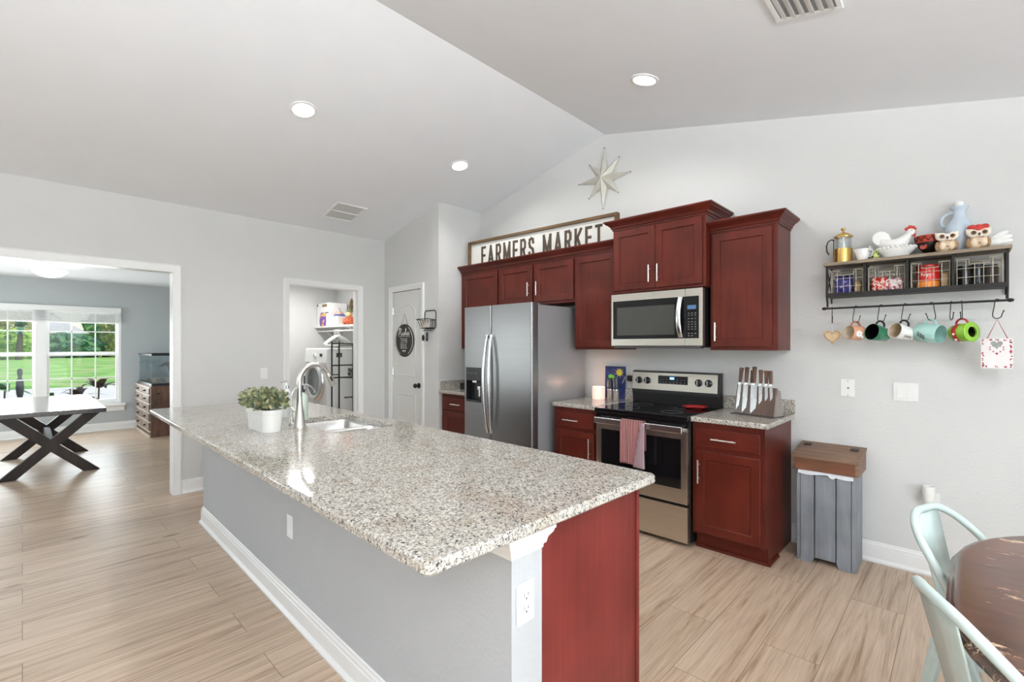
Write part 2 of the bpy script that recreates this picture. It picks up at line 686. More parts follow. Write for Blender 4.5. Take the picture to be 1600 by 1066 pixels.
M_WALL = mat('wall_paint', rgb(216, 216, 214), .7, bscale=70, bstr=1.0, namt=.012, nscale=3)
M_WALLB = mat('far_room_paint', rgb(186, 191, 192), .75, bscale=90, bstr=.25, namt=.012, nscale=3)
M_CEIL = mat('ceiling_paint', rgb(240, 242, 245), .85, bscale=60, bstr=.3, namt=.01, nscale=3)
M_KNEE = mat('wall_paint_shaded', rgb(182, 184, 186), .7, bscale=70, bstr=1.0, namt=.015, nscale=4)  # wall paint darkened; the island's dim lighting is put into the colour
M_TRIM = mat('white_trim', rgb(240, 240, 238), .35, namt=.01)
M_DOOR = mat('white_door', rgb(226, 226, 222), .4, namt=.01)
M_FLOOR = plank_floor('plank_floor')
M_GRAN = granite('granite')
M_CHERRY = wood('cherry', rgb(84, 30, 20), rgb(99, 37, 25), (24, 24, 2.0), .36, 0, spec=.3)
M_CHERRYX = wood('cherry_flat', rgb(85, 31, 21), rgb(99, 37, 26), (2.0, 24, 24), .36, 0, spec=.3)
M_CHERRYD = mat('cherry_dark', rgb(52, 20, 17), .5, namt=.1)
M_PANEL = wood('cherry_end_panel', rgb(104, 38, 33), rgb(116, 45, 40), (40, 60, 1.2), .42, 0, spec=.3)
M_NICKEL = steel('brushed_nickel', (.78, .76, .73), .3)
M_STEEL = steel('stainless', (.29, .29, .295), .36)
M_STEELW = steel('warm_stainless', (.63, .59, .53), .3, (2, 2, 220))
M_STEELH = steel('handle_steel', (.78, .78, .78), .25)
M_CASE = mat('fridge_side', rgb(160, 161, 163), .35, .25, namt=.01)
M_SINK = steel('sink_steel', (.72, .71, .69), .28, (60, 60, 60))
M_BLACKG = mat('black_glass', (.006, .006, .007), .06, namt=.02)
M_BLACK = mat('black_plastic', (.012, .012, .013), .35, namt=.05)
M_DARKGL = mat('microwave_window', (.06, .062, .055), .12, namt=.03)
M_IRON = mat('black_iron', (.018, .016, .015), .5, namt=.1, spec=.3)
M_BRONZE = mat('dark_bronze', (.02, .018, .016), .35, .3, namt=.1)
M_WHITEP = mat('white_plastic', rgb(238, 238, 236), .35, namt=.01)
M_WHITEC = mat('white_ceramic', rgb(240, 239, 235), .18, namt=.015)
M_CHAIR = mat('mint_metal', rgb(194, 209, 204), .32, namt=.03)
M_GREYB = wood('grey_boards', rgb(126, 130, 138), rgb(146, 150, 156), (22, 22, 2), .6, 0)
M_LIDW = wood('weathered_wood', rgb(104, 76, 58), rgb(142, 112, 88), (2, 34, 34), .55, 0)
M_LIDF = wood('lid_front_wood', rgb(108, 66, 44), rgb(136, 86, 58), (3, 30, 30), .55, 0)
M_TABLE = wood('worn_table_wood', rgb(58, 33, 24), rgb(112, 68, 48), (2.2, 24, 24), .24, .35, wear=(rgb(196, 166, 138), .60))
M_DARKW = wood('dark_stained_wood', rgb(30, 21, 18), rgb(54, 39, 32), (24, 24, 3), .42, 0, spec=.3)
M_DARKWT = wood('dark_tabletop', rgb(58, 48, 46), rgb(80, 68, 64), (3, 24, 24), .16, .3)
M_FRAMEW = wood('sign_frame_wood', rgb(92, 70, 44), rgb(128, 100, 66), (3, 40, 40), .7)
M_SIGNB = mat('sign_white', rgb(232, 231, 226), .7, nscale=60, namt=.03, stretch=(1, 1, 12))
M_SIGNL = mat('sign_brown', rgb(84, 70, 56), .75, namt=.12)
M_STAR = mat('star_metal', rgb(205, 202, 190), .5, .1, nscale=8, namt=.1)
M_CHALK = mat('chalk_black', rgb(62, 60, 56), .8, namt=.1)
M_CHALKW = mat('chalk_white', rgb(222, 220, 212), .8, namt=.05)
M_GLASS = glassy('window_glass', (.98, 1, .99), .012)
M_CLEAR = glassy('clear_glass', (.93, .95, .95), .12)
M_LAMP = mat('lamp_glow', (1, .98, .95), .5, emit=6)
M_BOWLG2 = mat('laundry_lamp_glow', (1, .98, .95), .5, emit=6)
M_BOWLG = mat('lamp_bowl_glow', (1, .98, .94), .5, emit=1.6)
M_GOLD = mat('brass', rgb(206, 168, 96), .25, .9, namt=.08)
M_RED = mat('red_enamel', rgb(176, 34, 36), .25, namt=.05)
M_REDC = mat('red_glaze', rgb(190, 58, 48), .35, namt=.06)
M_DISP = mat('blue_display', rgb(120, 170, 235), .4, emit=1.6)
M_BTN = mat('panel_marks', rgb(150, 150, 148), .5)
M_SHELFW = wood('grey_shelf_wood', rgb(128, 112, 94), rgb(160, 144, 122), (3, 30, 30), .7)
M_WIRE = mat('cream_wire', rgb(190, 182, 164), .4, .3, namt=.05)

# ------------------------------------------------------------------ room shell
WX, WY = -5.391, 3.87          # left wall face, range wall face
RX, RZ, SL = -2.488, 3.434, .2332   # ridge and slope


def ceil_z(x):
    return RZ - SL * abs(x - RX)


XR, YF, XF = 2.4, -4.2, -10.35  # right wall, rear wall, far window wall
mb = MB()
mb.box(XF - .3, XR + .3, YF - .3, WY + .3, -.12, 0)
struct(mb.build('floor', M_FLOOR, smooth=0))

mb = MB()
zl, zr = ceil_z(WX - .12), ceil_z(XR + .3)
mb.prism([(WX - .12, zl), (RX, RZ), (XR + .3, zr), (XR + .3, zr + .14), (RX, RZ + .14), (WX - .12, zl + .14)], 'y', YF - .2, WY + .2)
struct(mb.build('ceiling', M_CEIL, smooth=0))
mb = MB()
mb.box(XF - .2, WX - .12, -2.4, 2.03, 2.47, 2.6)
struct(mb.build('ceiling', M_CEIL, smooth=0))
mb = MB()
mb.box(-7.6, WX - .12, 2.03, WY, 2.45, 2.6)
struct(mb.build('ceiling', M_CEIL, smooth=0))


def holed_wall(axis, at, t, u0, u1, ztop, holes):
    """wall slab normal to axis; ztop(u) top height as list of (u,z); holes (u0,u1,z0,z1) cut as a grid"""
    mb = MB()
    us = sorted({u0, u1} | {h[0] for h in holes} | {h[1] for h in holes})
    zmin = min(z for _, z in ztop)
    zs = sorted({0.0, zmin} | {h[2] for h in holes} | {h[3] for h in holes})
    V = {}
    a, b = at, at + t

    def vert(u, z, w):
        k = (round(u, 4), round(z, 4), w)
        if k not in V:
            V[k] = mb.bm.verts.new((w, u, z) if axis == 'x' else (u, w, z))
        return V[k]

    def solid(i, j):
        if i < 0 or j < 0 or i >= len(us) - 1 or j >= len(zs) - 1:
            return False
        cu, cz = (us[i] + us[i + 1]) / 2, (zs[j] + zs[j + 1]) / 2
        return not any(h[0] < cu < h[1] and h[2] < cz < h[3] for h in holes)
    for i in range(len(us) - 1):
        for j in range(len(zs) - 1):
            if not solid(i, j):
                continue
            c = [(us[i], zs[j]), (us[i + 1], zs[j]), (us[i + 1], zs[j + 1]), (us[i], zs[j + 1])]
            for w in (a, b):
                mb.bm.faces.new([vert(u, z, w) for u, z in c])
            for k, (di, dj) in enumerate(((0, -1), (1, 0), (0, 1), (-1, 0))):
                if solid(i + di, j + dj):
                    continue
                if dj == 1 and j == len(zs) - 2 and len(ztop) > 2:
                    continue
                p, q = c[k], c[(k + 1) % 4]
                mb.bm.faces.new([vert(*p, a), vert(*q, a), vert(*q, b), vert(*p, b)])
    if len(ztop) > 2:      # gable on top
        poly = [(u0, zmin)] + list(ztop) + [(u1, zmin)]
        poly = [p for i, p in enumerate(poly) if i == 0 or (abs(p[0] - poly[i - 1][0]) + abs(p[1] - poly[i - 1][1])) > 1e-4]
        for w in (a, b):
            mb.bm.faces.new([mb.bm.verts.new((w, u, z) if axis == 'x' else (u, w, z)) for u, z in poly])
    bmesh.ops.remove_doubles(mb.bm, verts=mb.bm.verts, dist=1e-4)
    return mb


GAB = [(WX - .12, ceil_z(WX - .12) + .02), (RX, RZ + .02), (XR + .12, ceil_z(XR + .12) + .02)]
struct(holed_wall('y', WY, .12, WX - .12, XR + .12, GAB, []).build('wall_back', M_WALL, smooth=0))
struct(holed_wall('y', YF, -.12, WX - .12, XR + .12, GAB, [(-4.3, -.5, .75, 2.15)]).build('wall_front', M_WALL, smooth=0))
struct(holed_wall('x', XR, .12, YF, WY, [(YF, 2.31), (WY, 2.31)], [(-1.1, 2.2, 0, 2.04)]).build('wall_right', M_WALL, smooth=0))
OP_R, OP_Z = .987, 2.11           # big opening
LA0, LA1, LAZ = 2.045, 2.872, 2.098  # laundry opening
struct(holed_wall('x', WX, -.12, YF, WY, [(YF, 2.79), (WY, 2.79)],
                  [(-1.0, OP_R, 0, OP_Z), (LA0, LA1, 0, LAZ)]).build('wall_left', M_WALL, smooth=0))
# far room
struct(holed_wall('x', XF, -.12, -2.4, 2.05, [(-2.4, 2.5), (2.05, 2.5)],
                  [(-.77, 1.165, .44, 2.03)]).build('wall_window', M_WALLB, smooth=0))
struct(holed_wall('y', 1.95, .08, XF, WX - .12, [(XF, 2.62), (WX - .12, 2.62)], []).build('wall_partition', M_WALLB, smooth=0))
struct(holed_wall('y', -2.2, -.12, XF, WX - .12, [(XF, 2.5), (WX - .12, 2.5)], [(-9.4, -7.2, .6, 2.1)]).build('wall_side', M_WALLB, smooth=0))
# laundry
struct(holed_wall('x', -7.4, -.1, 2.03, 3.65, [(2.03, 2.62), (3.65, 2.62)], []).build('wall_laundry', M_WALL, smooth=0))
struct(holed_wall('y', 3.55, .1, -7.4, WX - .12, [(-7.4, 2.62), (WX - .12, 2.62)], []).build('wall_laundry', M_WALL, smooth=0))
# pantry block
PY, PX = 3.23, -4.25
DX0, DX1, DZ = -5.205, -4.585, 2.085
mbp = MB()
for (x0, x1, z0, z1) in ((WX, DX0, 0, 3.1), (DX1, PX, 0, 3.1), (DX0, DX1, DZ, 3.1)):
    mbp.prism([(x0, z0), (x1, z0), (x1, min(z1, ceil_z(x1) + .03)), (x0, min(z1, ceil_z(x0) + .03))], 'y', PY, PY + .1)
bmesh.ops.remove_doubles(mbp.bm, verts=mbp.bm.verts, dist=1e-4)
struct(mbp.build('wall_pantry', M_WALL, smooth=0))
mb = MB()
mb.box(PX - .1, PX, PY + .1, WY, 0, ceil_z(PX) + .02)
struct(mb.build('wall_alcove', M_WALL, smooth=0))

# casings (trim) -------------------------------------------------------------


def casing_profile(w, d):
    return [(0, 0), (0, d * .55), (w * .18, d), (w * .5, d * .8), (w * .62, d * .62), (w * .9, d * .5), (w, d * .42), (w, 0)]


def casing(name, axis, at, sgn, u0, u1, ztop, w=.068, d=.02, left=True):
    """three sided door casing, mitred, on a wall face; sgn = direction the wall face looks"""
    mb = MB()
    prof = casing_profile(w, d)
    legs = [[], [], [], []]
    for o, dd in prof:       # o outwards from the opening? 0 = outer edge
        oo = w - o
        pts = [(u0 - oo, 0), (u0 - oo, ztop + oo), (u1 + oo, ztop + oo), (u1 + oo, 0)]
        for k in range(4):
            u, z = pts[k]
            w_ = at + sgn * dd
            legs[k].append((w_, u, z) if axis == 'x' else (u, w_, z))
    mb.loops(legs)
    return struct(mb.build(name, M_TRIM, smooth=25))


casing('trim_1', 'x', WX, 1, -1.0, OP_R, OP_Z)
casing('trim_2', 'x', WX, 1, LA0, LA1, LAZ, w=.062)
casing('trim_3', 'y', PY, -1, DX0, DX1, DZ, w=.066)
# jambs
mb = MB()
mb.box(WX - .13, WX + .004, OP_R - .003, OP_R + .014, 0, OP_Z)
mb.box(WX - .13, WX + .004, -1.0, OP_R + .014, OP_Z - .003, OP_Z + .014)
mb.build('jamb', M_TRIM, bpy.data.objects['trim_1'])
mb = MB()
mb.box(WX - .13, WX + .004, LA1 - .003, LA1 + .012, 0, LAZ)
mb.box(WX - .13, WX + .004, LA0 - .012, LA0 + .003, 0, LAZ)
mb.box(WX - .13, WX + .004, LA0 - .012, LA1 + .012, LAZ - .003, LAZ + .012)
mb.box(WX - .075, WX - .055, LA1 - .012, LA1, 0, LAZ)
mb.build('jamb', M_TRIM, bpy.data.objects['trim_2'])

BB = [(0, 0), (.024, 0), (.026, .012), (.018, .022), (.014, .03), (.014, .094), (.011, .098), (.011, .112), (.006, .118), (.006, .128), (0, .132)]


def baseboard(name, axis, at, sgn, u0, u1):
    mb = MB()
    A = [((at + sgn * d, u0, z) if axis == 'x' else (u0, at + sgn * d, z)) for d, z in BB]
    B = [((at + sgn * d, u1, z) if axis == 'x' else (u1, at + sgn * d, z)) for d, z in BB]
    mb.loops([A, B])
    return struct(mb.build(name, M_TRIM, smooth=25))


baseboard('baseboard_back', 'y', WY, -1, -.91, XR)
baseboard('baseboard_left', 'x', WX, 1, OP_R + .068, LA0 - .062)
baseboard('baseboard_left', 'x', WX, 1, LA1 + .062, PY)
baseboard('baseboard_left', 'x', WX, 1, YF, -1.07)
baseboard('baseboard_pantry', 'y', PY, -1, DX1 + .066, PX)
baseboard('baseboard_window', 'x', XF, 1, -2.2, 1.95)
baseboard('baseboard_partition', 'y', 1.95, -1, XF, WX - .13)
baseboard('baseboard_front', 'y', YF, 1, WX, XR)

# pantry door ----------------------------------------------------------------
mb = MB()
dy0, dy1 = PY + .012, PY + .052
mb.box(DX0 + .003, DX1 - .003, dy0, dy1, .01, DZ - .006)
door = struct(mb.build('door_1', M_DOOR, smooth=0))


def raised_panel(poly, name):
    mb = MB()
    c = Vector((sum(p[0] for p in poly) / len(poly), sum(p[1] for p in poly) / len(poly)))

    def inset(d):
        out = []
        n = len(poly)
        for i in range(n):
            a, b, e = Vector(poly[i - 1]), Vector(poly[i]), Vector(poly[(i + 1) % n])
            n1 = Vector((-(b - a).y, (b - a).x)).normalized()
            n2 = Vector((-(e - b).y, (e - b).x)).normalized()
            m = (n1 + n2)
            m = m / max(.3, m.dot(n1)) if m.length > 1e-6 else n1
            out.append(b + m * d)
        return out
    L = []
    for d, y in ((0, dy0 + .001), (0, dy0 - .006), (.012, dy0 - .006), (.024, dy0 - .0012), (.034, dy0 - .0012), (.06, dy0 - .007)):
        L.append([(p[0], y, p[1]) for p in inset(d)])
    mb.loops(L)
    return mb.build(name, M_DOOR, door, smooth=20)


px0, px1 = DX0 + .105, DX1 - .125
top = [(px0, 1.045), (px1, 1.045), (px1, 1.80)]
cxm, hw = (px0 + px1) / 2, (px1 - px0) / 2
for k in range(1, 12):
    a = PI * k / 12
    top.append((cxm + hw * math.cos(a), 1.80 + .125 * math.sin(a)))
top.append((px0, 1.80))
raised_panel(top, 'panel')
raised_panel([(px0, .2), (px1, .2), (px1, .83), (px0, .83)], 'panel')
mb = MB()
kx, kz = -4.645, .945
R90 = Matrix.Rotation(PI / 2, 3, 'X')
mb.lathe([(.0, 0), (.032, 0), (.032, .006), (.014, .012), (.012, .03), (.02, .036), (.028, .048), (.028, .058), (.02, .068), (0, .07)], (kx, dy0, kz), 20, R90)
mb.build('door_knob', M_BRONZE, door)
for z in (.25, 1.095, 1.85):
    mb = MB()
    mb.tube([(DX0 + .003, dy0 - .004, z - .045), (DX0 + .003, dy0 - .004, z + .045)], .007, 8)
    mb.box(DX0 + .003, DX0 + .02, dy0 - .002, dy0 + .001, z - .045, z + .045)
    mb.build('hinge', M_STEELH, door)
mb = MB()
mb.box(DX1 - .0035, DX1, dy0 + .002, dy0 + .03, kz - .05, kz + .05)
mb.build('latch', M_STEELH, door)

# sliding door and added rear / side windows (out of the frame, they let the daylight in)


def window_unit(name, axis, at, u0, u1, z0, z1, splits, rails, fr=.05, t=.08, glass=True):
    mb = MB()

    def bx(a0, a1, b0, b1, d0=0, d1=t):
        if axis == 'x':
            mb.box(at + d0, at + d1, a0, a1, b0, b1, .003)
        else:
            mb.box(a0, a1, at + d0, at + d1, b0, b1, .003)
    bx(u0, u1, z0, z0 + fr)
    bx(u0, u1, z1 - fr, z1)
    bx(u0, u0 + fr, z0 + fr, z1 - fr)
    bx(u1 - fr, u1, z0 + fr, z1 - fr)
    for s in splits:
        bx(s - fr / 2, s + fr / 2, z0 + fr, z1 - fr)
    for r in rails:
        bx(u0 + fr, u1 - fr, r - .02, r + .02, .01, t - .01)
    o = struct(mb.build(name, M_TRIM, smooth=0))
    g = MB()
    if axis == 'x':
        g.box(at + t * .45, at + t * .55, u0 + fr, u1 - fr, z0 + fr, z1 - fr)
    else:
        g.box(u0 + fr, u1 - fr, at + t * .45, at + t * .55, z0 + fr, z1 - fr)
    g.build('pane', M_GLASS, o, smooth=0)
    return o


window_unit('door_2', 'x', XR + .02, -1.1, 2.2, 0, 2.04, [0, 1.1], [])
window_unit('window_2', 'y', YF - .1, -4.3, -.5, .75, 2.15, [-3.03, -1.77], [1.45])
window_unit('window_3', 'y', -2.3, -9.4, -7.2, .6, 2.1, [-8.3], [1.35])

# window_1 in the far room ----------------------------------------------------
W0, W1, WZ0, WZ1, WM = -.77, 1.165, .44, 2.03, .2
mb = MB()
xg = XF - .06
fr = .035
mb.box(XF - .1, XF - .012, W0, W1, WZ0, WZ0 + .05, .003)
mb.box(XF - .1, XF - .012, W0, W1, WZ1 - .05, WZ1, .003)
mb.box(XF - .1, XF - .012, W0, W0 + fr, WZ0 + .05, WZ1 - .05, .003)
mb.box(XF - .1, XF - .012, W1 - fr, W1, WZ0 + .05, WZ1 - .05, .003)
mb.box(XF - .1, XF - .004, WM - .065, WM + .065, WZ0 + .05, WZ1 - .05, .003)
win = struct(mb.build('window_1', M_TRIM, smooth=0))
for (a, b) in ((W0 + fr, WM - .065), (WM + .065, W1 - fr)):
    for (z0, z1, dx) in ((WZ0 + .05, 1.285, .0), (1.285, WZ1 - .05, -.03)):
        mb = MB()
        x0, x1 = XF - .055 + dx, XF - .03 + dx
        s = .032
        mb.box(x0, x1, a, b, z0, z0 + s)
        mb.box(x0, x1, a, b, z1 - s, z1)
        mb.box(x0, x1, a, a + s, z0 + s, z1 - s)
        mb.box(x0, x1, b - s, b, z0 + s, z1 - s)
        for k in (1, 2):
            y = a + (b - a) * k / 3
            mb.box(x0 + .006, x1 - .004, y - .008, y + .008, z0 + s, z1 - s)
        zc = z0 + (z1 - z0) * (.5 if dx == 0 else .52)
        mb.box(x0 + .006, x1 - .004, a + s, b - s, zc - .008, zc + .008)
        sash = mb.build('sash', M_TRIM, win, smooth=0)
        g = MB()
        g.box((x0 + x1) / 2 - .002, (x0 + x1) / 2 + .002, a + s, b - s, z0 + s, z1 - s)
        g.build('pane', M_GLASS, sash, smooth=0)
mb = MB()
mb.box(XF - .06, XF + .06, W0 - .06, W1 + .06, WZ0 - .035, WZ0, .006)
mb.box(XF, XF + .016, W0 - .045, W1 + .045, WZ0 - .12, WZ0 - .035, .004)
mb.build('sill', M_TRIM, win, smooth=0)
t = thing('roller_blind', 'white rolled-up blind across the top of the far double window', 'blind', (XF, .2, 1.8))
mb = MB(t.location)
mb.box(XF + .004, XF + .075, W0 + .01, W1 - .005, 1.965, 2.05, .008)
mb.build('headrail', M_WHITEP, t)
mb = MB(t.location)
for k in range(9):
    mb.box(XF + .012, XF + .06, W0 + .02, W1 - .015, 1.962 - .017 * (k + 1) + .003, 1.962 - .017 * k - .002, .003)
mb.build('slats', mat('blind_slats', rgb(214, 214, 214), .5), t)
mb = MB(t.location)
mb.box(XF + .01, XF + .064, W0 + .02, W1 - .015, 1.785, 1.808, .004)
mb.build('bottom_rail', M_WHITEP, t)

# ------------------------------------------------------------------ cabinets


def bar_pull(parent, off, p0, p1, out, r=.006, stand=.03):
    """bar handle between p0 and p1 (ends), standing `stand` off along out"""
    mb = MB(off)
    p0, p1, out = Vector(p0), Vector(p1), Vector(out)
    mb.tube([p0 + out * stand, p1 + out * stand], r, 10)
    for f in (.2, .8):
        q = p0.lerp(p1, f)
        mb.tube([q, q + out * stand], r * .75, 8)
    return mb.build('handle', M_NICKEL, parent)


def crown(t, off, x0, x1, yf, yb, z, h=.078, pr=.062, left=True, right=True):
    """mitred crown moulding round the top of a cabinet"""
    prof = [(0, 0), (.006, 0), (.006, .012), (.014, .016), (.018, .03), (.034, .046), (.05, .055), (.054, .062), (.062, .066), (.062, h), (0, h)]
    k = pr / .062
    L = []
    for d, zz in prof:
        d *= k
        pts = []
        if left:
            pts.append((x0 - d, yb, z + zz))
        pts.append((x0 - (d if left else 0), yf - d, z + zz))
        pts.append((x1 + (d if right else 0), yf - d, z + zz))
        if right:
            pts.append((x1 + d, yb, z + zz))
        L.append(pts)
    mb = MB(off)
    n = len(L[0])
    for i in range(n):
        pass
    cols = [[L[j][i] for j in range(len(L))] for i in range(n)]
    mb.loops(cols)
    return mb.build('crown', M_CHERRYX, t, smooth=25)


def upper(label, x0, x1, z0, z1, yf, doors, handles, crownspec=None, back=WY - .001):
    """doors: list of (x0,x1,z0,z1); handles: list of (x, zc) or None"""
    t = thing('wall_cabinet', label, 'cabinet', ((x0 + x1) / 2, back, z0), group='cherry wall cabinets')
    o = t.location
    mb = MB(o)
    mb.box(x0, x1, yf, back, z0, z1, .002)
    mb.build('body', M_CHERRY, t, smooth=0)
    for (a, b, c, d), h in zip(doors, handles):
        m = MB(o)
        m.panel_door(a, b, c, d, yf - .0005, yf - .02)
        dr = m.build('door', M_CHERRY, t, smooth=0)
        if h:
            bar_pull(dr, o, (h[0], yf - .02, h[1] - .068), (h[0], yf - .02, h[1] + .068), (0, -1, 0))
    if crownspec:
        crown(t, o, x0, x1, yf, back, **crownspec)
    return t


UF = 3.553
ZT = 2.252
upper('cherry wall cabinet with no visible handle in the corner left of the refrigerator', -4.238, -3.612, 1.38, ZT, UF,
      [(-4.19, -3.632, 1.40, ZT - .03)], [None])
upper('wide low cherry cabinet with two doors above the refrigerator', -3.61, -2.61, 1.82, ZT, UF,
      [(-3.597, -3.13, 1.845, ZT - .03), (-3.088, -2.622, 1.845, ZT - .03)], [(-3.165, 1.98), (-3.052, 1.98)])
upper('tall single door cherry wall cabinet between refrigerator and microwave', -2.606, -2.157, 1.38, ZT, UF,
      [(-2.598, -2.172, 1.40, ZT - .03)], [None])
upper('deeper raised cherry cabinet with two doors right above the microwave', -2.155, -1.375, 1.85, 2.392, 3.475,
      [(-2.142, -1.770, 1.872, 2.37), (-1.766, -1.398, 1.872, 2.37)], [(-1.808, 1.985), (-1.735, 1.985)],
      dict(z=2.38))
upper('rightmost cherry wall cabinet with one tall door', -1.372, -.92, 1.38, ZT + .008, UF,
      [(-1.352, -.952, 1.405, ZT - .02)], [(-1.322, 1.515)],
      dict(z=ZT - .006, left=False))
# one crown runs over the three left cabinets
mbt = thing('crown_moulding', 'long cherry crown moulding running below the farmers market sign', 'moulding', (-3.2, UF, ZT))
crown(mbt, mbt.location, -4.238, -2.157, UF, UF + .1, ZT - .006, left=False, right=False)


def base_cabinet(label, x0, x1, yf, drawer, door, dh, vh, side_notch=True, depth_back=WY - .001):
    t = thing('base_cabinet', label, 'cabinet', ((x0 + x1) / 2, depth_back, 0), group='cherry base cabinets')
    o = t.location
    m = MB(o)
    m.prism([(depth_back, 0), (depth_back, .885), (yf, .885), (yf, .112), (yf + .065, .112), (yf + .065, 0)], 'x', x0, x1)
    m.build('body', M_CHERRY, t, smooth=0)
    m = MB(o)
    a, b, c, d = drawer
    m.box(a, b, yf - .02, yf - .0005, c, d, .004)
    dr = m.build('drawer', M_CHERRYX, t, smooth=0)
    bar_pull(dr, o, (dh[0] - .08, yf - .02, dh[1]), (dh[0] + .08, yf - .02, dh[1]), (0, -1, 0))
    m = MB(o)
    m.panel_door(*door, yf - .0005, yf - .02)
    dd = m.build('door', M_CHERRY, t, smooth=0)
    if vh:
        bar_pull(dd, o, (vh[0], yf - .02, vh[1] - .08), (vh[0], yf - .02, vh[1] + .08), (0, -1, 0))
    m = MB(o)
    m.prism([(yf + .065, 0), (yf + .046, 0), (yf + .048, .01), (yf + .056, .018), (yf + .065, .02)], 'x', x0, x1 + .002)
    m.prism([(x1, 0), (x1 + .018, 0), (x1 + .016, .01), (x1 + .008, .018), (x1, .02)], 'y', yf + .047, yf + .26)
    m.build('shoe_moulding', M_CHERRYX, t, smooth=25)
    return t


BF = 3.255
base_cabinet('cherry base cabinet with drawer and door right of the oven range', -1.377, -.916, BF,
             (-1.352, -.938, .722, .846), (-1.352, -.938, .13, .69), (-1.158, .782), (-1.325, .55))
base_cabinet('cherry base cabinet with drawer between refrigerator and oven range', -2.612, -2.168, BF,
             (-2.588, -2.19, .722, .846), (-2.588, -2.19, .13, .69), (-2.41, .782), (-2.225, .57))
base_cabinet('cherry base cabinet with drawer in the corner left of the refrigerator', -4.215, -3.62, BF,
             (-4.18, -3.64, .722, .846), (-4.18, -3.64, .13, .69), (-3.94, .782), None)


def worktop(label, x0, x1, yf, splashes, rb=.012):
    t = thing('countertop', label, 'countertop', ((x0 + x1) / 2, WY, .886), group='granite countertops')
    o = t.location
    m = MB(o)
    m.box(x0, x1, yf, WY - .001, .886, .921, .009, 3)
    m.build('slab', M_GRAN, t)
    for (a, b, c, d) in splashes:
        m = MB(o)
        m.box(a, b, c, d, .9205, 1.022, .004)
        m.build('backsplash', M_GRAN, t)


worktop('granite countertop under the knife block right of the range', -1.385, -.888, 3.222, [(-1.385, -.888, WY - .022, WY - .0015)])
worktop('granite countertop with the lit candle left of the range', -2.62, -2.16, 3.222, [(-2.62, -2.16, WY - .022, WY - .0015)])
worktop('granite countertop in the corner left of the refrigerator', PX + .001, -3.608, 3.222,
        [(PX + .023, -3.608, WY - .022, WY - .0015), (PX + .0015, PX + .022, 3.24, WY - .001)])

# ------------------------------------------------------------------ refrigerator
FX0, FX1, FS = -3.588, -2.69, -3.203
t = thing('refrigerator', 'stainless side by side refrigerator with dispenser in left door', 'refrigerator', ((FX0 + FX1) / 2, 3.45, 0))
o = t.location
m = MB(o)
m.box(FX0 + .005, FX1 - .002, 3.125, 3.82, .03, 1.775, .006)
m.build('case', M_CASE, t)
m = MB(o)
m.box(FX0 + .03, FX1 - .03, 3.10, 3.7, 0.0, .05)
m.build('base_grille', M_BLACK, t, smooth=0)


def fridge_door(x0, x1, hole=None):
    m = MB(o)
    yf, yb = 3.038, 3.118
    poly = [(x0, yb), (x0, yf + .022)]
    for k in range(1, 6):
        a = PI / 2 * k / 5
        poly.append((x0 + .016 - .016 * math.cos(a), yf + .022 - .022 * math.sin(a)))
    for k in range(0, 6):
        a = PI / 2 * k / 5
        poly.append((x1 - .016 + .016 * math.sin(a), yf + .022 - .022 * math.cos(a)))
    poly += [(x1, yb)]
    if hole is None:
        m.prism(poly, 'z', .085, 1.79)
    else:
        hx0, hx1, hz0, hz1 = hole
        m.prism(poly, 'z', .085, hz0)
        m.prism(poly, 'z', hz1, 1.79)
        m.prism([p for p in poly if p[0] < x0 + .03] + [(hx0, yf), (hx0, yb)], 'z', hz0, hz1)
        m.prism([(hx1, yb), (hx1, yf)] + [p for p in poly if p[0] > x1 - .03], 'z', hz0, hz1)
        m.box(hx0, hx1, yf + .068, yb, hz0, hz1)
        bmesh.ops.remove_doubles(m.bm, verts=m.bm.verts, dist=1e-5)
    return m.build('door', M_STEEL, t, smooth=30)


HO = (-3.553, -3.335, .868, 1.203)
dl = fridge_door(FX0, FS - .003, HO)
dr_ = fridge_door(FS + .003, FX1)
m = MB(o)
hx0, hx1, hz0, hz1 = HO
m.box(hx0, hx1, 3.034, 3.06, 1.075, hz1, .004)
m.box(hx0, hx0 + .012, 3.034, 3.1, hz0, 1.08, .003)
m.box(hx1 - .012, hx1, 3.034, 3.1, hz0, 1.08, .003)
m.box(hx0, hx1, 3.034, 3.1, hz0, hz0 + .02, .003)
m.box(hx0, hx1, 3.096, 3.105, hz0, 1.08)
m.build('dispenser', M_BLACK, dl)
m = MB(o)
m.box(-3.47, -3.41, 3.045, 3.07, 1.055, 1.098, .003)
m.build('ice_chute', M_STEELH, dl)
m = MB(o)
m.box(-3.415, -3.37, 3.06, 3.085, .985, 1.02, .003)
m.box(-3.41, -3.375, 3.07, 3.09, .92, .985, .003)
m.build('dispenser_paddle', M_STEELH, dl)
for k in range(3):
    m = MB(o)
    m.box(-3.52 + k * .05, -3.505 + k * .05, 3.0325, 3.034, 1.145, 1.15)
    m.build('control_mark', M_BTN, dl, smooth=0)
for side, par in ((-1, dl), (1, dr_)):
    m = MB(o)
    pts = []
    for k in range(15):
        f = k / 14
        z = .60 + f * .915
        bow = math.sin(PI * f)
        pts.append((FS + side * (.026 + .012 * bow), 3.022 - .045 * bow ** .7, z))
    m.tube(pts, .0165, 10, flat=(1, .75))
    m.build('handle', M_STEELH, par, smooth=60)
    for z in (.612, 1.503):
        m = MB(o)
        m.box(FS + side * .03 - .012, FS + side * .03 + .012, 3.018, 3.042, z - .012, z + .012, .003)
        m.build('handle_mount', M_STEELH, par)
text_part('Whirlpool', .034, face_my(-2.79, 3.0375, 1.715), mat('logo_grey', rgb(96, 96, 98), .4), dr_)
m = MB(o)
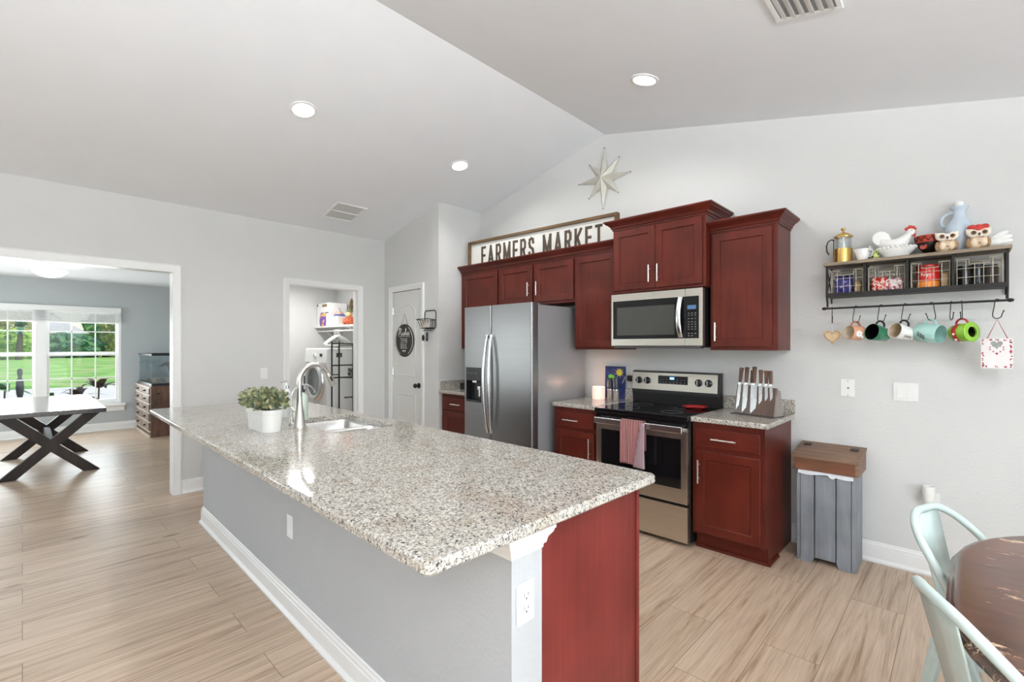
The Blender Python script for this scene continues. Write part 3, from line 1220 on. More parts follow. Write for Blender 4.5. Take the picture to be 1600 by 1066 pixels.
m.box(FX0 + .02, FX1 - .02, 3.06, 3.16, 1.776, 1.79, .004)
m.build('hinge_cover', M_CASE, t)

# ------------------------------------------------------------------ oven range
SX0, SX1 = -2.152, -1.390
t = thing('oven_range', 'freestanding stainless electric range with black glass top', 'range', ((SX0 + SX1) / 2, 3.5, 0))
o = t.location
m = MB(o)
m.box(SX0, SX1, 3.245, 3.845, .028, .90, .003)
for x in (SX0 + .06, SX1 - .06):
    for y in (3.3, 3.78):
        m.tube([(x, y, 0), (x, y, .04)], .018, 10)
m.build('body', M_BLACK, t)
m = MB(o)
m.box(SX0 - .003, SX1 + .003, 3.19, 3.80, .885, .92, .006, 3)
ck = m.build('cooktop', M_BLACKG, t)
for (cx, cy, r) in ((-1.96, 3.36, .10), (-1.96, 3.64, .075), (-1.58, 3.36, .075), (-1.58, 3.64, .10)):
    m = MB(o)
    m.tube([(cx + r * math.cos(a * PI / 20), cy + r * math.sin(a * PI / 20), .9203) for a in range(40)], .0012, 4, closed=True)
    m.build('burner_ring', mat('burner_ring', rgb(70, 70, 72), .3), ck)
m = MB(o)
m.box(SX0 + .012, SX1 - .012, 3.20, 3.245, .845, .885, .002)
m.build('front_rail', M_BLACKG, t)
m = MB(o)
m.box(SX0 + .005, SX1 - .005, 3.205, 3.245, .30, .835, .006)
dr = m.build('oven_door', M_STEELW, t)
m = MB(o)
m.box(SX0 + .055, SX1 - .052, 3.2025, 3.2055, .405, .755, .001)
m.build('window', M_BLACKG, dr, smooth=0)
m = MB(o)
m.box(SX0 + .02, SX1 - .022, 3.148, 3.172, .802, .850, .006, 3)
for x in (SX0 + .035, SX1 - .055):
    m.box(x, x + .022, 3.165, 3.208, .806, .846, .004)
m.build('handle', M_STEELH, dr)
m = MB(o)
m.box(SX0 + .005, SX1 - .005, 3.207, 3.245, .03, .283, .005)
m.build('storage_drawer', M_STEELW, t)
m = MB(o)
m.prism([(3.80, .915), (3.85, .915), (3.85, 1.195), (3.815, 1.195), (3.795, 1.185), (3.782, 1.02), (3.79, 1.0)], 'x', SX0, SX1)
bgp = m.build('backguard', M_BLACK, t)
m = MB(o)
m.prism([(3.7785, 1.035), (3.7895, 1.18), (3.798, 1.186), (3.798, 1.035)], 'x', SX0 + .004, SX1 - .016)
cp = m.build('control_panel', M_STEELW, bgp, smooth=0)


def panel_pt(x, z, d):
    f = (z - 1.035) / .145
    y = 3.7785 + .011 * f
    return (x, y - d, z)


m = MB(o)
m.prism([(panel_pt(0, 1.09, .001)[1], 1.09), (panel_pt(0, 1.158, .001)[1], 1.158), (panel_pt(0, 1.158, -.004)[1], 1.158), (panel_pt(0, 1.09, -.004)[1], 1.09)], 'x', -1.905, -1.645)
m.build('display', M_BLACKG, bgp, smooth=0)
m = MB(o)
m.prism([(panel_pt(0, 1.128, .002)[1], 1.128), (panel_pt(0, 1.148, .002)[1], 1.148), (panel_pt(0, 1.148, 0)[1], 1.148), (panel_pt(0, 1.128, 0)[1], 1.128)], 'x', -1.80, -1.762)
m.build('clock_digits', M_DISP, bgp, smooth=0)
for i in range(8):
    for j in range(2):
        if j == 1 and 2 < i < 5:
            continue
        m = MB(o)
        x = -1.888 + i * .031
        q = panel_pt(x, 1.104 + j * .022, .002)
        m.box(x - .005, x + .005, q[1] - .0003, q[1] + .0006, q[2] - .0015, q[2] + .0015)
        m.build('button_mark', M_BTN, bgp, smooth=0)
Rk = Matrix.Rotation(PI / 2 - .08, 3, 'X')
for x in (-2.085, -2.005, -1.555, -1.475):
    m = MB(o)
    c = panel_pt(x, 1.112, 0)
    m.lathe([(0, 0), (.030, 0), (.030, .006), (.024, .010), (.022, .026), (.019, .03), (0, .03)], c, 22, Rk)
    kb = m.build('knob', M_BLACK, bgp)
    m = MB(o)
    q = panel_pt(x, 1.112, .031)
    m.box(q[0] - .003, q[0] + .003, q[1] - .004, q[1] + .002, q[2] - .02, q[2] + .02, .001)
    m.build('grip', M_STEELH, kb)

# dish towel over the oven handle
t = thing('dish_towel', 'red and pink striped dish towel hanging over the oven door handle', 'towel', (-1.79, 3.16, .852))
m = MB(t.location)
nx, nz = 26, 16
TX0, TX1 = -1.882, -1.70


def towel_pt(u, s, side):
    # side 0 front, 1 back
    fold = .007 * math.sin(u * 21 + .6) * min(1, s * 3) + .004 * math.sin(u * 9)
    x = TX0 + (TX1 - TX0) * u + .012 * s * math.sin(u * 3)
    zb = .535 if u < .62 else .522
    if side == 0:
        return (x, 3.1395 - .006 - abs(fold) - .004 * s, .856 - (.856 - zb) * s)
    return (x, 3.179 + .003 + abs(fold) * .4, .856 - .22 * s)


rows = []
for k in range(8, -1, -1):
    rows.append([towel_pt(i / nx, k / 8, 1) for i in range(nx + 1)])
rows.append([(TX0 + (TX1 - TX0) * i / nx, 3.16, .8585) for i in range(nx + 1)])
for k in range(0, nz + 1):
    rows.append([towel_pt(i / nx, k / nz, 0) for i in range(nx + 1)])
V = [[m.bm.verts.new(p) for p in r] for r in rows]
for a, b in zip(V, V[1:]):
    for i in range(nx):
        m.bm.faces.new((a[i], a[i + 1], b[i + 1], b[i]))
M_TOWEL = stripes('towel_stripes', [(0, rgb(160, 104, 110)), (.14, rgb(192, 168, 168)), (.2, rgb(140, 70, 72)), (.34, rgb(164, 108, 108)), (.44, rgb(128, 82, 64)), (.56, rgb(152, 94, 80)), (.62, rgb(196, 178, 168)), (.7, rgb(142, 72, 74)), (.86, rgb(176, 138, 146)), (.93, rgb(118, 58, 66))], 'x', .043)
tw = m.build('cloth', M_TOWEL, t, smooth=80)
sm = tw.modifiers.new('thick', 'SOLIDIFY')
sm.thickness = .003
sm.offset = 0
m = MB(t.location)
fl = []
for k in range(nz + 1):
    s = k / nz
    z = .85 - (.85 - .521) * s
    a = TX0 + .178 - .06 * s
    fl.append([(a, 3.120 - .006 * s, z), (a + (.03 + .055 * s), 3.114 - .008 * s, z), (a + .012 + .075 * s, 3.124, z)])
V = [[m.bm.verts.new(p) for p in r] for r in fl]
for a, b in zip(V, V[1:]):
    for i in range(2):
        m.bm.faces.new((a[i], a[i + 1], b[i + 1], b[i]))
fp = m.build('folded_corner', stripes('towel_stripes_pale', [(0, rgb(196, 172, 180)), (.3, rgb(156, 112, 124)), (.5, rgb(200, 184, 190)), (.8, rgb(134, 84, 98))], 'x', .02), t, smooth=80)
sm = fp.modifiers.new('thick', 'SOLIDIFY')
sm.thickness = .003

# ------------------------------------------------------------------ microwave
t = thing('microwave', 'stainless over-the-range microwave below the raised cherry cabinet', 'microwave', (-1.77, 3.86, 1.41))
o = t.location
MX0, MX1 = -2.158, -1.388
m = MB(o)
m.box(MX0 + .006, MX1 - .012, 3.49, 3.868, 1.40, 1.849, .003)
m.build('case', M_BLACK, t)
m = MB(o)
m.box(MX0 + .02, MX1 - .02, 3.452, 3.52, 1.392, 1.41, .003)
m.build('vent_grille', mat('vent_grey', rgb(70, 70, 70), .5), t)
for nme, a, b in (('door', MX0, -1.522), ('control_side', -1.520, MX1)):
    m = MB(o)
    m.box(a, b, 3.447, 3.492, 1.411, 1.840, .004)
    pt = m.build(nme, M_STEELW, t)
    if nme == 'door':
        dr = pt
    else:
        cs = pt
m = MB(o)
m.box(MX0 + .02, -1.5225, 3.4445, 3.4475, 1.468, 1.782, .001)
m.build('glass', M_BLACKG, dr, smooth=0)
m = MB(o)
m.box(MX0 + .058, -1.600, 3.4435, 3.4447, 1.498, 1.728, .0004)
m.build('window', M_DARKGL, dr, smooth=0)
m = MB(o)
m.box(-1.5195, -1.415, 3.4445, 3.4475, 1.468, 1.782, .001)
m.build('control_panel', M_BLACKG, cs, smooth=0)
m = MB(o)
m.box(-1.500, -1.435, 3.4432, 3.4446, 1.685, 1.715)
m.build('display', mat('lcd_blue', rgb(64, 96, 130), .3, emit=.35), cs, smooth=0)
text_part('12:48', .026, face_my(-1.4675, 3.4430, 1.70), M_DISP, cs, 'clock_digits')
m = MB(o)
for j, z in enumerate((1.655, 1.64, 1.615, 1.59, 1.572, 1.554, 1.536, 1.505, 1.487)):
    for i in range(3 if j < 8 else 2):
        x = -1.49 + i * .025
        m.box(x - .005, x + .005, 3.4434, 3.4446, z - .0022, z + .0022)
m.build('keypad_marks', M_BTN, cs, smooth=0)
m = MB(o)
pts = []
for k in range(13):
    f = k / 12
    bow = math.sin(PI * f)
    pts.append((-1.552 - .004 * bow, 3.438 - .036 * bow ** .8, 1.478 + .30 * f))
m.tube(pts, .019, 10, flat=(1, .5))
m.build('handle', M_STEELH, dr, smooth=60)
m = MB(o)
m.lathe([(0, 0), (.012, 0), (.012, .001), (0, .001)], (-1.80, 3.4468, 1.812), 16, R90, sx=1.4)
m.build('badge', M_STEELH, dr)

# ------------------------------------------------------------------ island
IX, IY, IR = -.869, .627, math.radians(-.85)
isl = thing('kitchen_island', 'long island with granite top, grey knee wall and cherry end panel', 'island', (IX, IY, 0), IR)
IM = Matrix.Translation((IX, IY, 0)) @ Matrix.Rotation(IR, 4, 'Z')
IMi = IM.inverted()


def loc_i(x, y, z=0.):
    return IMi @ Vector((x, y, z))


IL, IW = 3.69, 1.066          # counter length and width in the island's own frame (x from -IL to 0)
BX, BY0, BY1 = -.052, .322, 1.004
# counter with a sink cut-out
p0, p1 = loc_i(-3.235, 1.222), loc_i(-2.535, 1.612)
sx0, sx1, sy0, sy1 = p0.x, p1.x, p0.y, p1.y
m = MB()
ZC0, ZC1 = .886, .921
nn = 8
inner = rrect(sx0, sx1, sy0, sy1, .05, nn)
outer = rrect(-IL, 0, 0, IW, .028, nn)


def ring(poly, ins, z):
    x_c = sum(p[0] for p in poly) / len(poly)
    out = []
    n = len(poly)
    for i in range(n):
        a, b, e = Vector(poly[i - 1]), Vector(poly[i]), Vector(poly[(i + 1) % n])
        d = (e - a).normalized()
        nrm = Vector((d.y, -d.x))
        q = b - nrm * ins
        out.append((q.x, q.y, z))
    return out


R = m.loops([ring(inner, 0, ZC0), ring(inner, 0, ZC1 - .003), ring(inner, -.003, ZC1),
             ring(outer, .010, ZC1), ring(outer, .003, ZC1 - .004), ring(outer, 0, ZC1 - .011),
             ring(outer, 0, ZC0 + .007), ring(outer, .007, ZC0)], False, False)
A, B = R[-1], R[0]
n = len(A)
for i in range(n):
    m.bm.faces.new((A[i], A[(i + 1) % n], B[(i + 1) % n], B[i]))
m.build('countertop', M_GRAN, isl)
# sink bowls (under-mounted)
div = loc_i(-2.86, 1.4).x
for (a, b) in ((sx0 + .004, div - .012), (div + .012, sx1 - .004)):
    m = MB()
    c0 = rrect(a - .006, b + .006, sy0 - .002, sy1 + .002, .055, 6)
    m.loops([ring(c0, -.012, ZC0 - .002), ring(c0, 0, ZC0 - .003), ring(c0, .006, ZC0 - .02), ring(c0, .012, ZC0 - .15), ring(c0, .03, ZC0 - .19), ring(c0, .08, ZC0 - .205)], False, True)
    sb = m.build('sink_bowl', M_SINK, isl, smooth=50)
    md = sb.modifiers.new('thick', 'SOLIDIFY')
    md.thickness = .0015
    md.offset = 1
    m = MB()
    m.lathe([(0, 0), (.034, 0), (.038, .003), (.042, .003), (.042, -.003), (0, -.003)], ((a + b) / 2, (sy0 + sy1) / 2, ZC0 - .202), 20)
    m.build('drain', M_STEELH, sb)
m = MB()
m.box(div - .016, div + .016, sy0 + .004, sy1 - .004, ZC0 - .06, ZC0 - .006, .012, 3)
m.build('sink_divider', M_SINK, isl)
# carcass: knee wall + cabinet side
m = MB()
LX = -IL + .17
m.box(LX, BX, BY0, BY0 + .128, 0, ZC0 - .001)
m.build('knee_wall', M_KNEE, isl, smooth=0)
m = MB()
m.prism([(BY0 + .13, 0), (BY0 + .13, ZC0 - .215), (BY1, ZC0 - .215), (BY1, .112), (BY1 - .07, .112), (BY1 - .07, 0)], 'x', LX + .02, BX - .012)
m.build('carcass', M_CHERRY, isl, smooth=0)
m = MB()
m.prism([(BY0 + .129, 0), (BY0 + .129, ZC0 - .001), (BY1 - .016, ZC0 - .001), (BY1 - .016, .112), (BY1 - .086, .112), (BY1 - .086, 0)], 'x', BX - .011, BX)
m.prism([(BY1 - .016, .112), (BY1 - .016, ZC0 - .001), (BY1 + .003, ZC0 - .001), (BY1 + .003, .112)], 'x', BX - .011, BX + .006)
m.build('end_panel', M_PANEL, isl, smooth=0)
# doors on the range side (seen only from there)
for k in range(5):
    m = MB()
    a = LX + .06 + k * .68
    m.panel_door(-(a + .62), -a, .13, .86, 0, .02)
    m.xform(Matrix.Translation((0, BY1 + .0005, 0)) @ Matrix.Rotation(PI, 4, 'Z') @ Matrix.Translation((0, -.02, 0)) if False else Matrix.Translation((0, BY1 + .0005, 0)) @ Matrix.Diagonal((-1, 1, 1, 1)))
    dd = m.build('door', M_CHERRY, isl, smooth=0)
    bar_pull(dd, None, (a + .05, BY1 + .02, .68), (a + .05, BY1 + .02, .82), (0, 1, 0))
# cove moulding under the counter and baseboard
m = MB()
cap = [(0, 0), (.004, 0), (.006, .012), (.014, .016), (.020, .034), (.036, .05), (.040, .06), (.044, .062), (.044, .075), (0, .075)]
L = []
for d, z in cap:
    z += ZC0 - .0765
    L.append([(BX + d * .82, BY0 + .128 + d * .55, z), (BX + d * .82, BY0 - d, z), (LX - d, BY0 - d, z)])
m.loops([[L[j][i] for j in range(len(L))] for i in range(3)])
m.build('cap_moulding', M_TRIM, isl, smooth=25)
m = MB()
L = []
for d, z in BB:
    L.append([(BX + d * .0, BY0 - d, z), (LX - d, BY0 - d, z), (LX - d, BY0 + .1, z)])
m.loops([[L[j][i] for j in range(len(L))] for i in range(3)])
m.build('baseboard', M_TRIM, isl, smooth=25)


def outlet_plate(M, parent_thing, kind='duplex', w=.072, h=.118):
    """wall plate in its own frame: x right, z up, faces -y at y=0"""
    m = MB()
    m.box(-w / 2, w / 2, -.006, 0, -h / 2, h / 2, .003)
    m.xform(M)
    pl = m.build('plate', M_WHITEP, parent_thing)
    dark = mat('slot_dark', (.03, .03, .03), .6)
    if kind == 'duplex':
        m = MB()
        m.box(-.017, .017, -.008, -.005, -.034, .034, .0015)
        m.xform(M)
        m.build('receptacle', M_WHITEP, parent_thing)
        m = MB()
        for zc in (.019, -.019):
            m.box(-.0085, -.0065, -.0085, -.0075, zc, zc + .009)
            m.box(.0065, .0085, -.0085, -.0075, zc, zc + .009)
            m.box(-.0025, .0025, -.0085, -.0075, zc - .009, zc - .004)
        m.xform(M)
        m.build('slots', dark, parent_thing, smooth=0)
    elif kind == 'blank':
        pass
    elif kind == 'jack':
        m = MB()
        m.lathe([(0, 0), (.005, 0), (.005, .006), (0, .006)], (.004, -.006, 0), 12, Matrix.Rotation(PI / 2, 3, 'X'))
        m.lathe([(0, 0), (.003, 0), (.003, .001), (0, .001)], (.002, -.006, .048), 10, Matrix.Rotation(PI / 2, 3, 'X'))
        m.lathe([(0, 0), (.003, 0), (.003, .001), (0, .001)], (.002, -.006, -.048), 10, Matrix.Rotation(PI / 2, 3, 'X'))
        m.xform(M)
        m.build('jack', dark, parent_thing)
    elif kind in ('rocker', 'rocker2'):
        for xc in ((0,) if kind == 'rocker' else (-.024, .024)):
            m = MB()
            m.prism([(-.005, -.034), (-.0125, -.034), (-.0075, .002), (-.0085, .034), (-.005, .034)], 'x', xc - .017, xc + .017)
            m.xform(M)
            m.build('rocker', M_WHITEP, parent_thing)


FX_P = Matrix.Rotation(PI / 2, 4, 'Z')   # plate that faces +x
t = thing('outlet', 'white duplex outlet on the end of the island knee wall', 'outlet', IM @ Vector((BX, BY0 + .052, .675)), IR)
outlet_plate(FX_P, t)
q = loc_i(-2.55, .93)
t = thing('wall_plate', 'small white wall plate low on the long grey side of the island', 'wall plate', IM @ Vector((q.x, BY0, .466)), IR)
outlet_plate(Matrix.Identity(4), t, 'rocker')
t = thing('wall_plate', 'white cable jack plate below the mug rack, left of the double switch', 'wall plate', (-.578, WY, 1.127))
outlet_plate(Matrix.Identity(4), t, 'jack', w=.08)
t = thing('light_switch', 'white double rocker light switch on the range wall below the mug rack', 'light switch', (-.276, WY, 1.12))
outlet_plate(Matrix.Identity(4), t, 'rocker2', w=.124, h=.116)
t = thing('light_switch', 'white single light switch on the left wall between the two doorways', 'light switch', (WX, 1.785, 1.12))
outlet_plate(FX_P, t, 'rocker')
t = thing('outlet', 'white outlet low on the range wall holding the night light', 'outlet', (-.155, WY, .452))
outlet_plate(Matrix.Identity(4), t, w=.082, h=.12)
t = thing('night_light', 'small white plug-in warmer on the outlet behind the mint chairs', 'night light', (-.165, WY - .009, .47))
m = MB()
m.box(-.018, .018, -.03, 0, -.02, .05, .006)
m.build('plug', M_WHITEP, t)
m = MB()
m.lathe([(0, -.045), (.016, -.045), (.02, -.03), (.026, 0), (.031, .03), (.031, .065), (.028, .07), (.026, .065), (.024, .03), (0, .02)], (0, -.045, .02), 20)
m.build('cup', M_WHITEC, t)
t = thing('outlet', 'white outlet above the left countertop with a black plug in it', 'outlet', (-2.225, WY, 1.14))
outlet_plate(Matrix.Identity(4), t)
t = thing('power_plug', 'black plug and white cord in the outlet beside the range', 'plug', (-2.215, WY - .009, 1.12))
m = MB()
m.box(-.02, .02, -.03, 0, -.03, .02, .005)
m.build('plug_body', M_BLACK, t)
m = MB()
m.tube([(-.02, -.02, .02), (-.035, -.03, .01), (-.06, -.03, -.04), (-.085, -.02, -.09), (-.1, -.018, -.16)], .003, 6)
m.build('cord', M_WHITEP, t)

# ------------------------------------------------------------------ faucets and things on the island
ZI = ZC1
t = thing('kitchen_faucet', 'tall brushed nickel gooseneck faucet behind the island sink', 'faucet', (-2.90, 1.160, ZI))
m = MB()
m.lathe([(0, 0), (.036, 0), (.036, .006), (.034, .012), (.030, .05), (.0235, .10), (.0175, .15), (.0158, .18), (.0155, .185)], (0, 0, 0), 24)
body = m.build('body', M_NICKEL, t, smooth=60)
m = MB()
dirv = Vector((-.16, .987, 0))
pts = [(0, 0, .165), (0, 0, .22), (0, 0, .275)]
ra = .10
for k in range(1, 29):
    a = math.radians(180 - 155 * k / 28)
    u = ra + ra * math.cos(a)
    pts.append((dirv.x * u, dirv.y * u, .275 + ra * math.sin(a)))
last, prev = Vector(pts[-1]), Vector(pts[-2])
dd = (last - prev).normalized()
m.tube(pts, .0145, 14)
m.build('neck', M_NICKEL, t, smooth=60)
m = MB()
m.tube([last - dd * .002, last + dd * .03, last + dd * .075, last + dd * .09], [.015, .0175, .019, .016], 14)
sh = m.build('spray_head', M_NICKEL, t, smooth=60)
m = MB()
side = dd.cross(Vector((1, 0, 0))).normalized()
q = last + dd * .04 + Vector((.0175, 0, 0))
m.tube([q - dd * .016, q + dd * .016], .006, 8)
m.build('spray_button', M_BLACK, sh)
m = MB()
m.tube([(-.02, 0, .075), (-.055, -.006, .085)], .011, 12)
m.tube([(-.05, -.005, .083), (-.11, -.012, .125)], [.007, .005], 10)
m.build('lever', M_NICKEL, t)

t = thing('filtered_water_faucet', 'slim chrome gooseneck water faucet between plant and main faucet', 'faucet', (-3.03, 1.165, ZI))
m = MB()
m.lathe([(0, 0), (.022, 0), (.022, .006), (.012, .012), (.010, .05), (.007, .055)], (0, 0, 0), 16)
m.build('base', M_STEELH, t)
m = MB()
pts = [(0, 0, .05), (0, 0, .17)]
for k in range(1, 13):
    a = math.radians(180 - 165 * k / 12)
    pts.append((.0, .075 + .075 * math.cos(a), .17 + .075 * math.sin(a)))
m.tube(pts, .005, 10)
m.build('spout', M_STEELH, t, smooth=60)


def pump_bottle(name, label, loc, hgt, r, mb_, mp_, clear=False):
    t = thing(name, label, 'soap dispenser', loc, .6)
    m = MB()
    m.lathe([(0, 0), (r * .95, 0), (r, .006), (r, hgt * .72), (r * .8, hgt * .82), (r * .38, hgt * .88), (r * .38, hgt * .93), (0, hgt * .93)], (0, 0, 0), 24)
    m.build('bottle', mb_, t)
    m = MB()
    m.lathe([(0, 0), (r * .46, 0), (r * .46, .016), (.006, .02), (.005, .045), (0, .045)], (0, 0, hgt * .93), 16)
    m.tube([(0, 0, hgt * .93 + .045), (-.012, -.03, hgt * .93 + .048), (-.014, -.042, hgt * .93 + .042)], .006, 8)
    m.build('pump', mp_, t)


pump_bottle('soap_dispenser', 'pale green soap bottle with black pump beside the sink', (-3.16, 1.285, ZI), .20, .033, mat('soap_green', rgb(206, 222, 208), .15, namt=.03), M_BLACK)
pump_bottle('soap_dispenser', 'clear soap dispenser with chrome pump behind the potted plant', (-3.37, 1.265, ZI), .215, .032, mat('soap_clear', rgb(222, 224, 220), .1, namt=.03), M_STEELH)

# planter
t = thing('planter', 'white oblong planter filled with small leafy greenery on the island', 'plant', (-2.965, .985, ZI), IR + .05)
m = MB()
hl, hwid = .165, .058


def pr(l, w, r, z):
    return rrect(-l, l, -w, w, r, 6, z)


m.loops([pr(hl * .87, hwid * .85, .045, 0), pr(hl * .885, hwid * .87, .047, .004), pr(hl * .965, hwid * .97, .052, .10), pr(hl * .97, hwid * .975, .052, .102), pr(hl * 1.0, hwid * 1.0, .054, .103), pr(hl * 1.01, hwid * 1.01, .055, .128), pr(hl * .97, hwid * .96, .05, .128), pr(hl * .94, hwid * .9, .045, .105)])
m.build('pot', M_WHITEC, t)
m = MB()
rnd = random.Random(3)
cols_leaf = []
for k in range(430):
    a = rnd.uniform(0, 2 * PI)
    rr = math.sqrt(rnd.random())
    bx, by = hl * .95 * rr * math.cos(a), hwid * 1.0 * rr * math.sin(a)
    dome = math.sqrt(max(0, 1 - (rr * .9) ** 2))
    base = Vector((bx * 1.25, by * 1.7, .115 + rnd.uniform(.0, .115) * (.3 + .7 * dome) + .012))
    d = Vector((bx * 5 + rnd.uniform(-.7, .7), by * 10 + rnd.uniform(-.7, .7), rnd.uniform(.0, 1.1))).normalized()
    s = d.cross(Vector((rnd.uniform(-1, 1), rnd.uniform(-1, 1), rnd.uniform(-.2, 1)))).normalized()
    up = s.cross(d)
    ln, wd = rnd.uniform(.026, .044), rnd.uniform(.008, .0135)
    P = [base, base + d * ln * .3 + s * wd * .8 + up * .002, base + d * ln * .65 + s * wd * .8, base + d * ln - up * .004, base + d * ln * .65 - s * wd * .8, base + d * ln * .3 - s * wd * .8 + up * .002]
    m.face(P)
M_LEAF = speckle('planter_leaves', rgb(96, 108, 78), rgb(132, 142, 104), 42, .46, .55, rgb(176, 158, 112), .60)
m.build('foliage', M_LEAF, t, smooth=0)
m = MB()
m.loops([rrect(-hl * .94, hl * .94, -hwid * .9, hwid * .9, .045, 6, .09), rrect(-hl * .94, hl * .94, -hwid * .9, hwid * .9, .045, 6, .112)])
m.build('soil', mat('moss', rgb(60, 62, 44), .9, namt=.2), t)

# ------------------------------------------------------------------ sign, star, ceiling fixtures
SGX0, SGX1, SGY0, SGY1 = -4.14, -2.235, 3.585, 3.685
ang = math.atan2(SGY1 - SGY0, SGX1 - SGX0)
SLn = math.hypot(SGX1 - SGX0, SGY1 - SGY0)
t = thing('wall_sign', 'long wood framed FARMERS MARKET sign standing on the cabinets', 'sign', (SGX0, SGY0, ZT + .001), ang)
m = MB()
m.box(.02, SLn - .02, .008, .02, .02, .33)
m.build('board', M_SIGNB, t, smooth=0)
m = MB()
fw, H_ = .028, .352
m.prism([(0, 0), (SLn, 0), (SLn, H_), (0, H_)], 'y', -.02, .03) if False else None
m.box(0, SLn, -.022, .03, 0, fw, .002)
m.box(0, SLn, -.022, .03, H_ - fw, H_, .002)
m.box(0, fw, -.022, .03, fw, H_ - fw, .002)
m.box(SLn - fw, SLn, -.022, .03, fw, H_ - fw, .002)
m.build('frame', M_FRAMEW, t, smooth=0)
m = MB()
stroke_word(m, 'FARMERS', .19, .95, .062, .28, .0045, .0085, .027)
stroke_word(m, 'MARKET', 1.06, 1.745, .062, .28, .0045, .0085, .027)
m.build('lettering', M_SIGNL, t, smooth=0)

t = thing('star_decoration', 'eight pointed pale metal star on the wall above the sign', 'wall decor', (-2.50, WY - .012, 3.015))
m = MB()
tips, vals = [], []
for k in range(8):
    a = PI / 2 + k * PI / 4 - .03
    r = .292 if k % 2 == 0 else .235
    tips.append((r * math.cos(a), r * math.sin(a)))
    a2 = a + PI / 8
    vals.append((.098 * math.cos(a2), .098 * math.sin(a2)))
apex = m.bm.verts.new((0, -.055, 0))
back = m.bm.verts.new((0, .008, 0))
TV = [m.bm.verts.new((x, 0, z)) for x, z in tips]
VV = [m.bm.verts.new((x, 0, z)) for x, z in vals]
for k in range(8):
    m.bm.faces.new((apex, VV[k - 1], TV[k]))
    m.bm.faces.new((apex, TV[k], VV[k]))
    m.bm.faces.new((back, TV[k], VV[k - 1]))
    m.bm.faces.new((back, VV[k], TV[k]))
m.build('star', M_STAR, t, smooth=0)
m = MB()
for x, z in tips:
    m.ball((x * .985, -.001, z * .985), .006, 8, 6)
m.build('tip_beads', mat('dark_tip', rgb(110, 96, 80), .5), t)
m = MB()
m.ball((0, -.056, 0), .009, 10, 6)
m.build('centre_rivet', M_NICKEL, t)


def slope_matrix(x, y):
    """frame lying on the ceiling slope at x,y: local z points down out of the ceiling"""
    s = SL if x < RX else -SL
    ux = Vector((1, 0, s)).normalized()
    uy = Vector((0, 1, 0))
    n = ux.cross(uy)
    if n.z > 0:
        n = -n
    uy = n.cross(ux)
    return Matrix(((ux.x, uy.x, n.x, x), (ux.y, uy.y, n.y, y), (ux.z, uy.z, n.z, ceil_z(x)), (0, 0, 0, 1)))


def downlight(label, x, y, power):
    Mx = slope_matrix(x, y)
    t = thing('recessed_light', label, 'ceiling light', Mx.translation, rot=Mx.to_euler(), group='recessed ceiling lights')
    m = MB()
    m.lathe([(.074, 0), (.098, 0), (.097, .006), (.09, .009), (.076, .008)], (0, 0, -.001), 32)
    m.build('trim_ring', M_TRIM, t)
    m = MB()
    m.lathe([(0, .0055), (.05, .0065), (.074, .005), (.076, .001), (0, .001)], (0, 0, 0), 32)
    m.build('lens', M_LAMP, t)
    l = lamp('downlight', 'SPOT', (0, 0, .02), power, (1, 1, .99), spot_size=math.radians(165), spot_blend=.6, shadow_soft_size=.07)
    l.rotation_euler = (PI, 0, 0)
    l.parent = t


downlight('recessed ceiling light upper left, nearer of the two on the left slope', -3.575, 1.46, 24)
downlight('recessed ceiling light above the refrigerator corner, farther on the left slope', -3.575, 2.975, 24)
downlight('recessed ceiling light on the right slope of the ceiling', -1.576, 2.935, 24)
downlight('recessed ceiling light on the right slope outside the view, above the island', -1.576, 1.46, 24)
downlight('recessed ceiling light outside the view, above the worn table', .72, 2.15, 24)


def vent(label, c, u, v, w, h, nsl, two=False, dark=False):
    """louvred register on the ceiling slope; u along slope x, v along y"""
    Mx = slope_matrix(*c)
    t = thing('ceiling_vent', label, 'vent', Mx.translation, rot=Mx.to_euler())
    m = MB()
    f = .022
    m.box(-w / 2, w / 2, -h / 2, -h / 2 + f, 0, .008, .002)
    m.box(-w / 2, w / 2, h / 2 - f, h / 2, 0, .008, .002)
    m.box(-w / 2, -w / 2 + f, -h / 2 + f, h / 2 - f, 0, .008, .002)
    m.box(w / 2 - f, w / 2, -h / 2 + f, h / 2 - f, 0, .008, .002)
    if two:
        m.box(-.008, .008, -h / 2 + f, h / 2 - f, 0, .008, .002)
    m.build('frame', M_TRIM, t, smooth=0)
    m = MB()
    m.box(-w / 2 + f, w / 2 - f, -h / 2 + f, h / 2 - f, .0003, .0012)
    m.build('backing', mat('vent_back_dark' if dark else 'vent_back', rgb(205, 205, 203) if not dark else rgb(150, 150, 150), .8), t, smooth=0)
    m = MB()
    a0, a1 = -w / 2 + f, w / 2 - f
    for k in range(nsl):
        x = a0 + (a1 - a0) * (k + .5) / nsl
        d = (a1 - a0) / nsl
        m.prism([(x - d * .42, .001), (x + d * .30, u), (x + d * .38, u), (x - d * .30, .001)], 'y', -h / 2 + f, h / 2 - f)
    m.build('louvres', M_TRIM, t, smooth=0)


vent('small square return vent on the left ceiling slope', (-4.895, 2.445), .0035, 0, .37, .34, 18, two=True)
vent('large louvred supply vent at the top edge of the right ceiling slope', (-.535, 2.40), .014, 0, .28, .36, 6, dark=True)

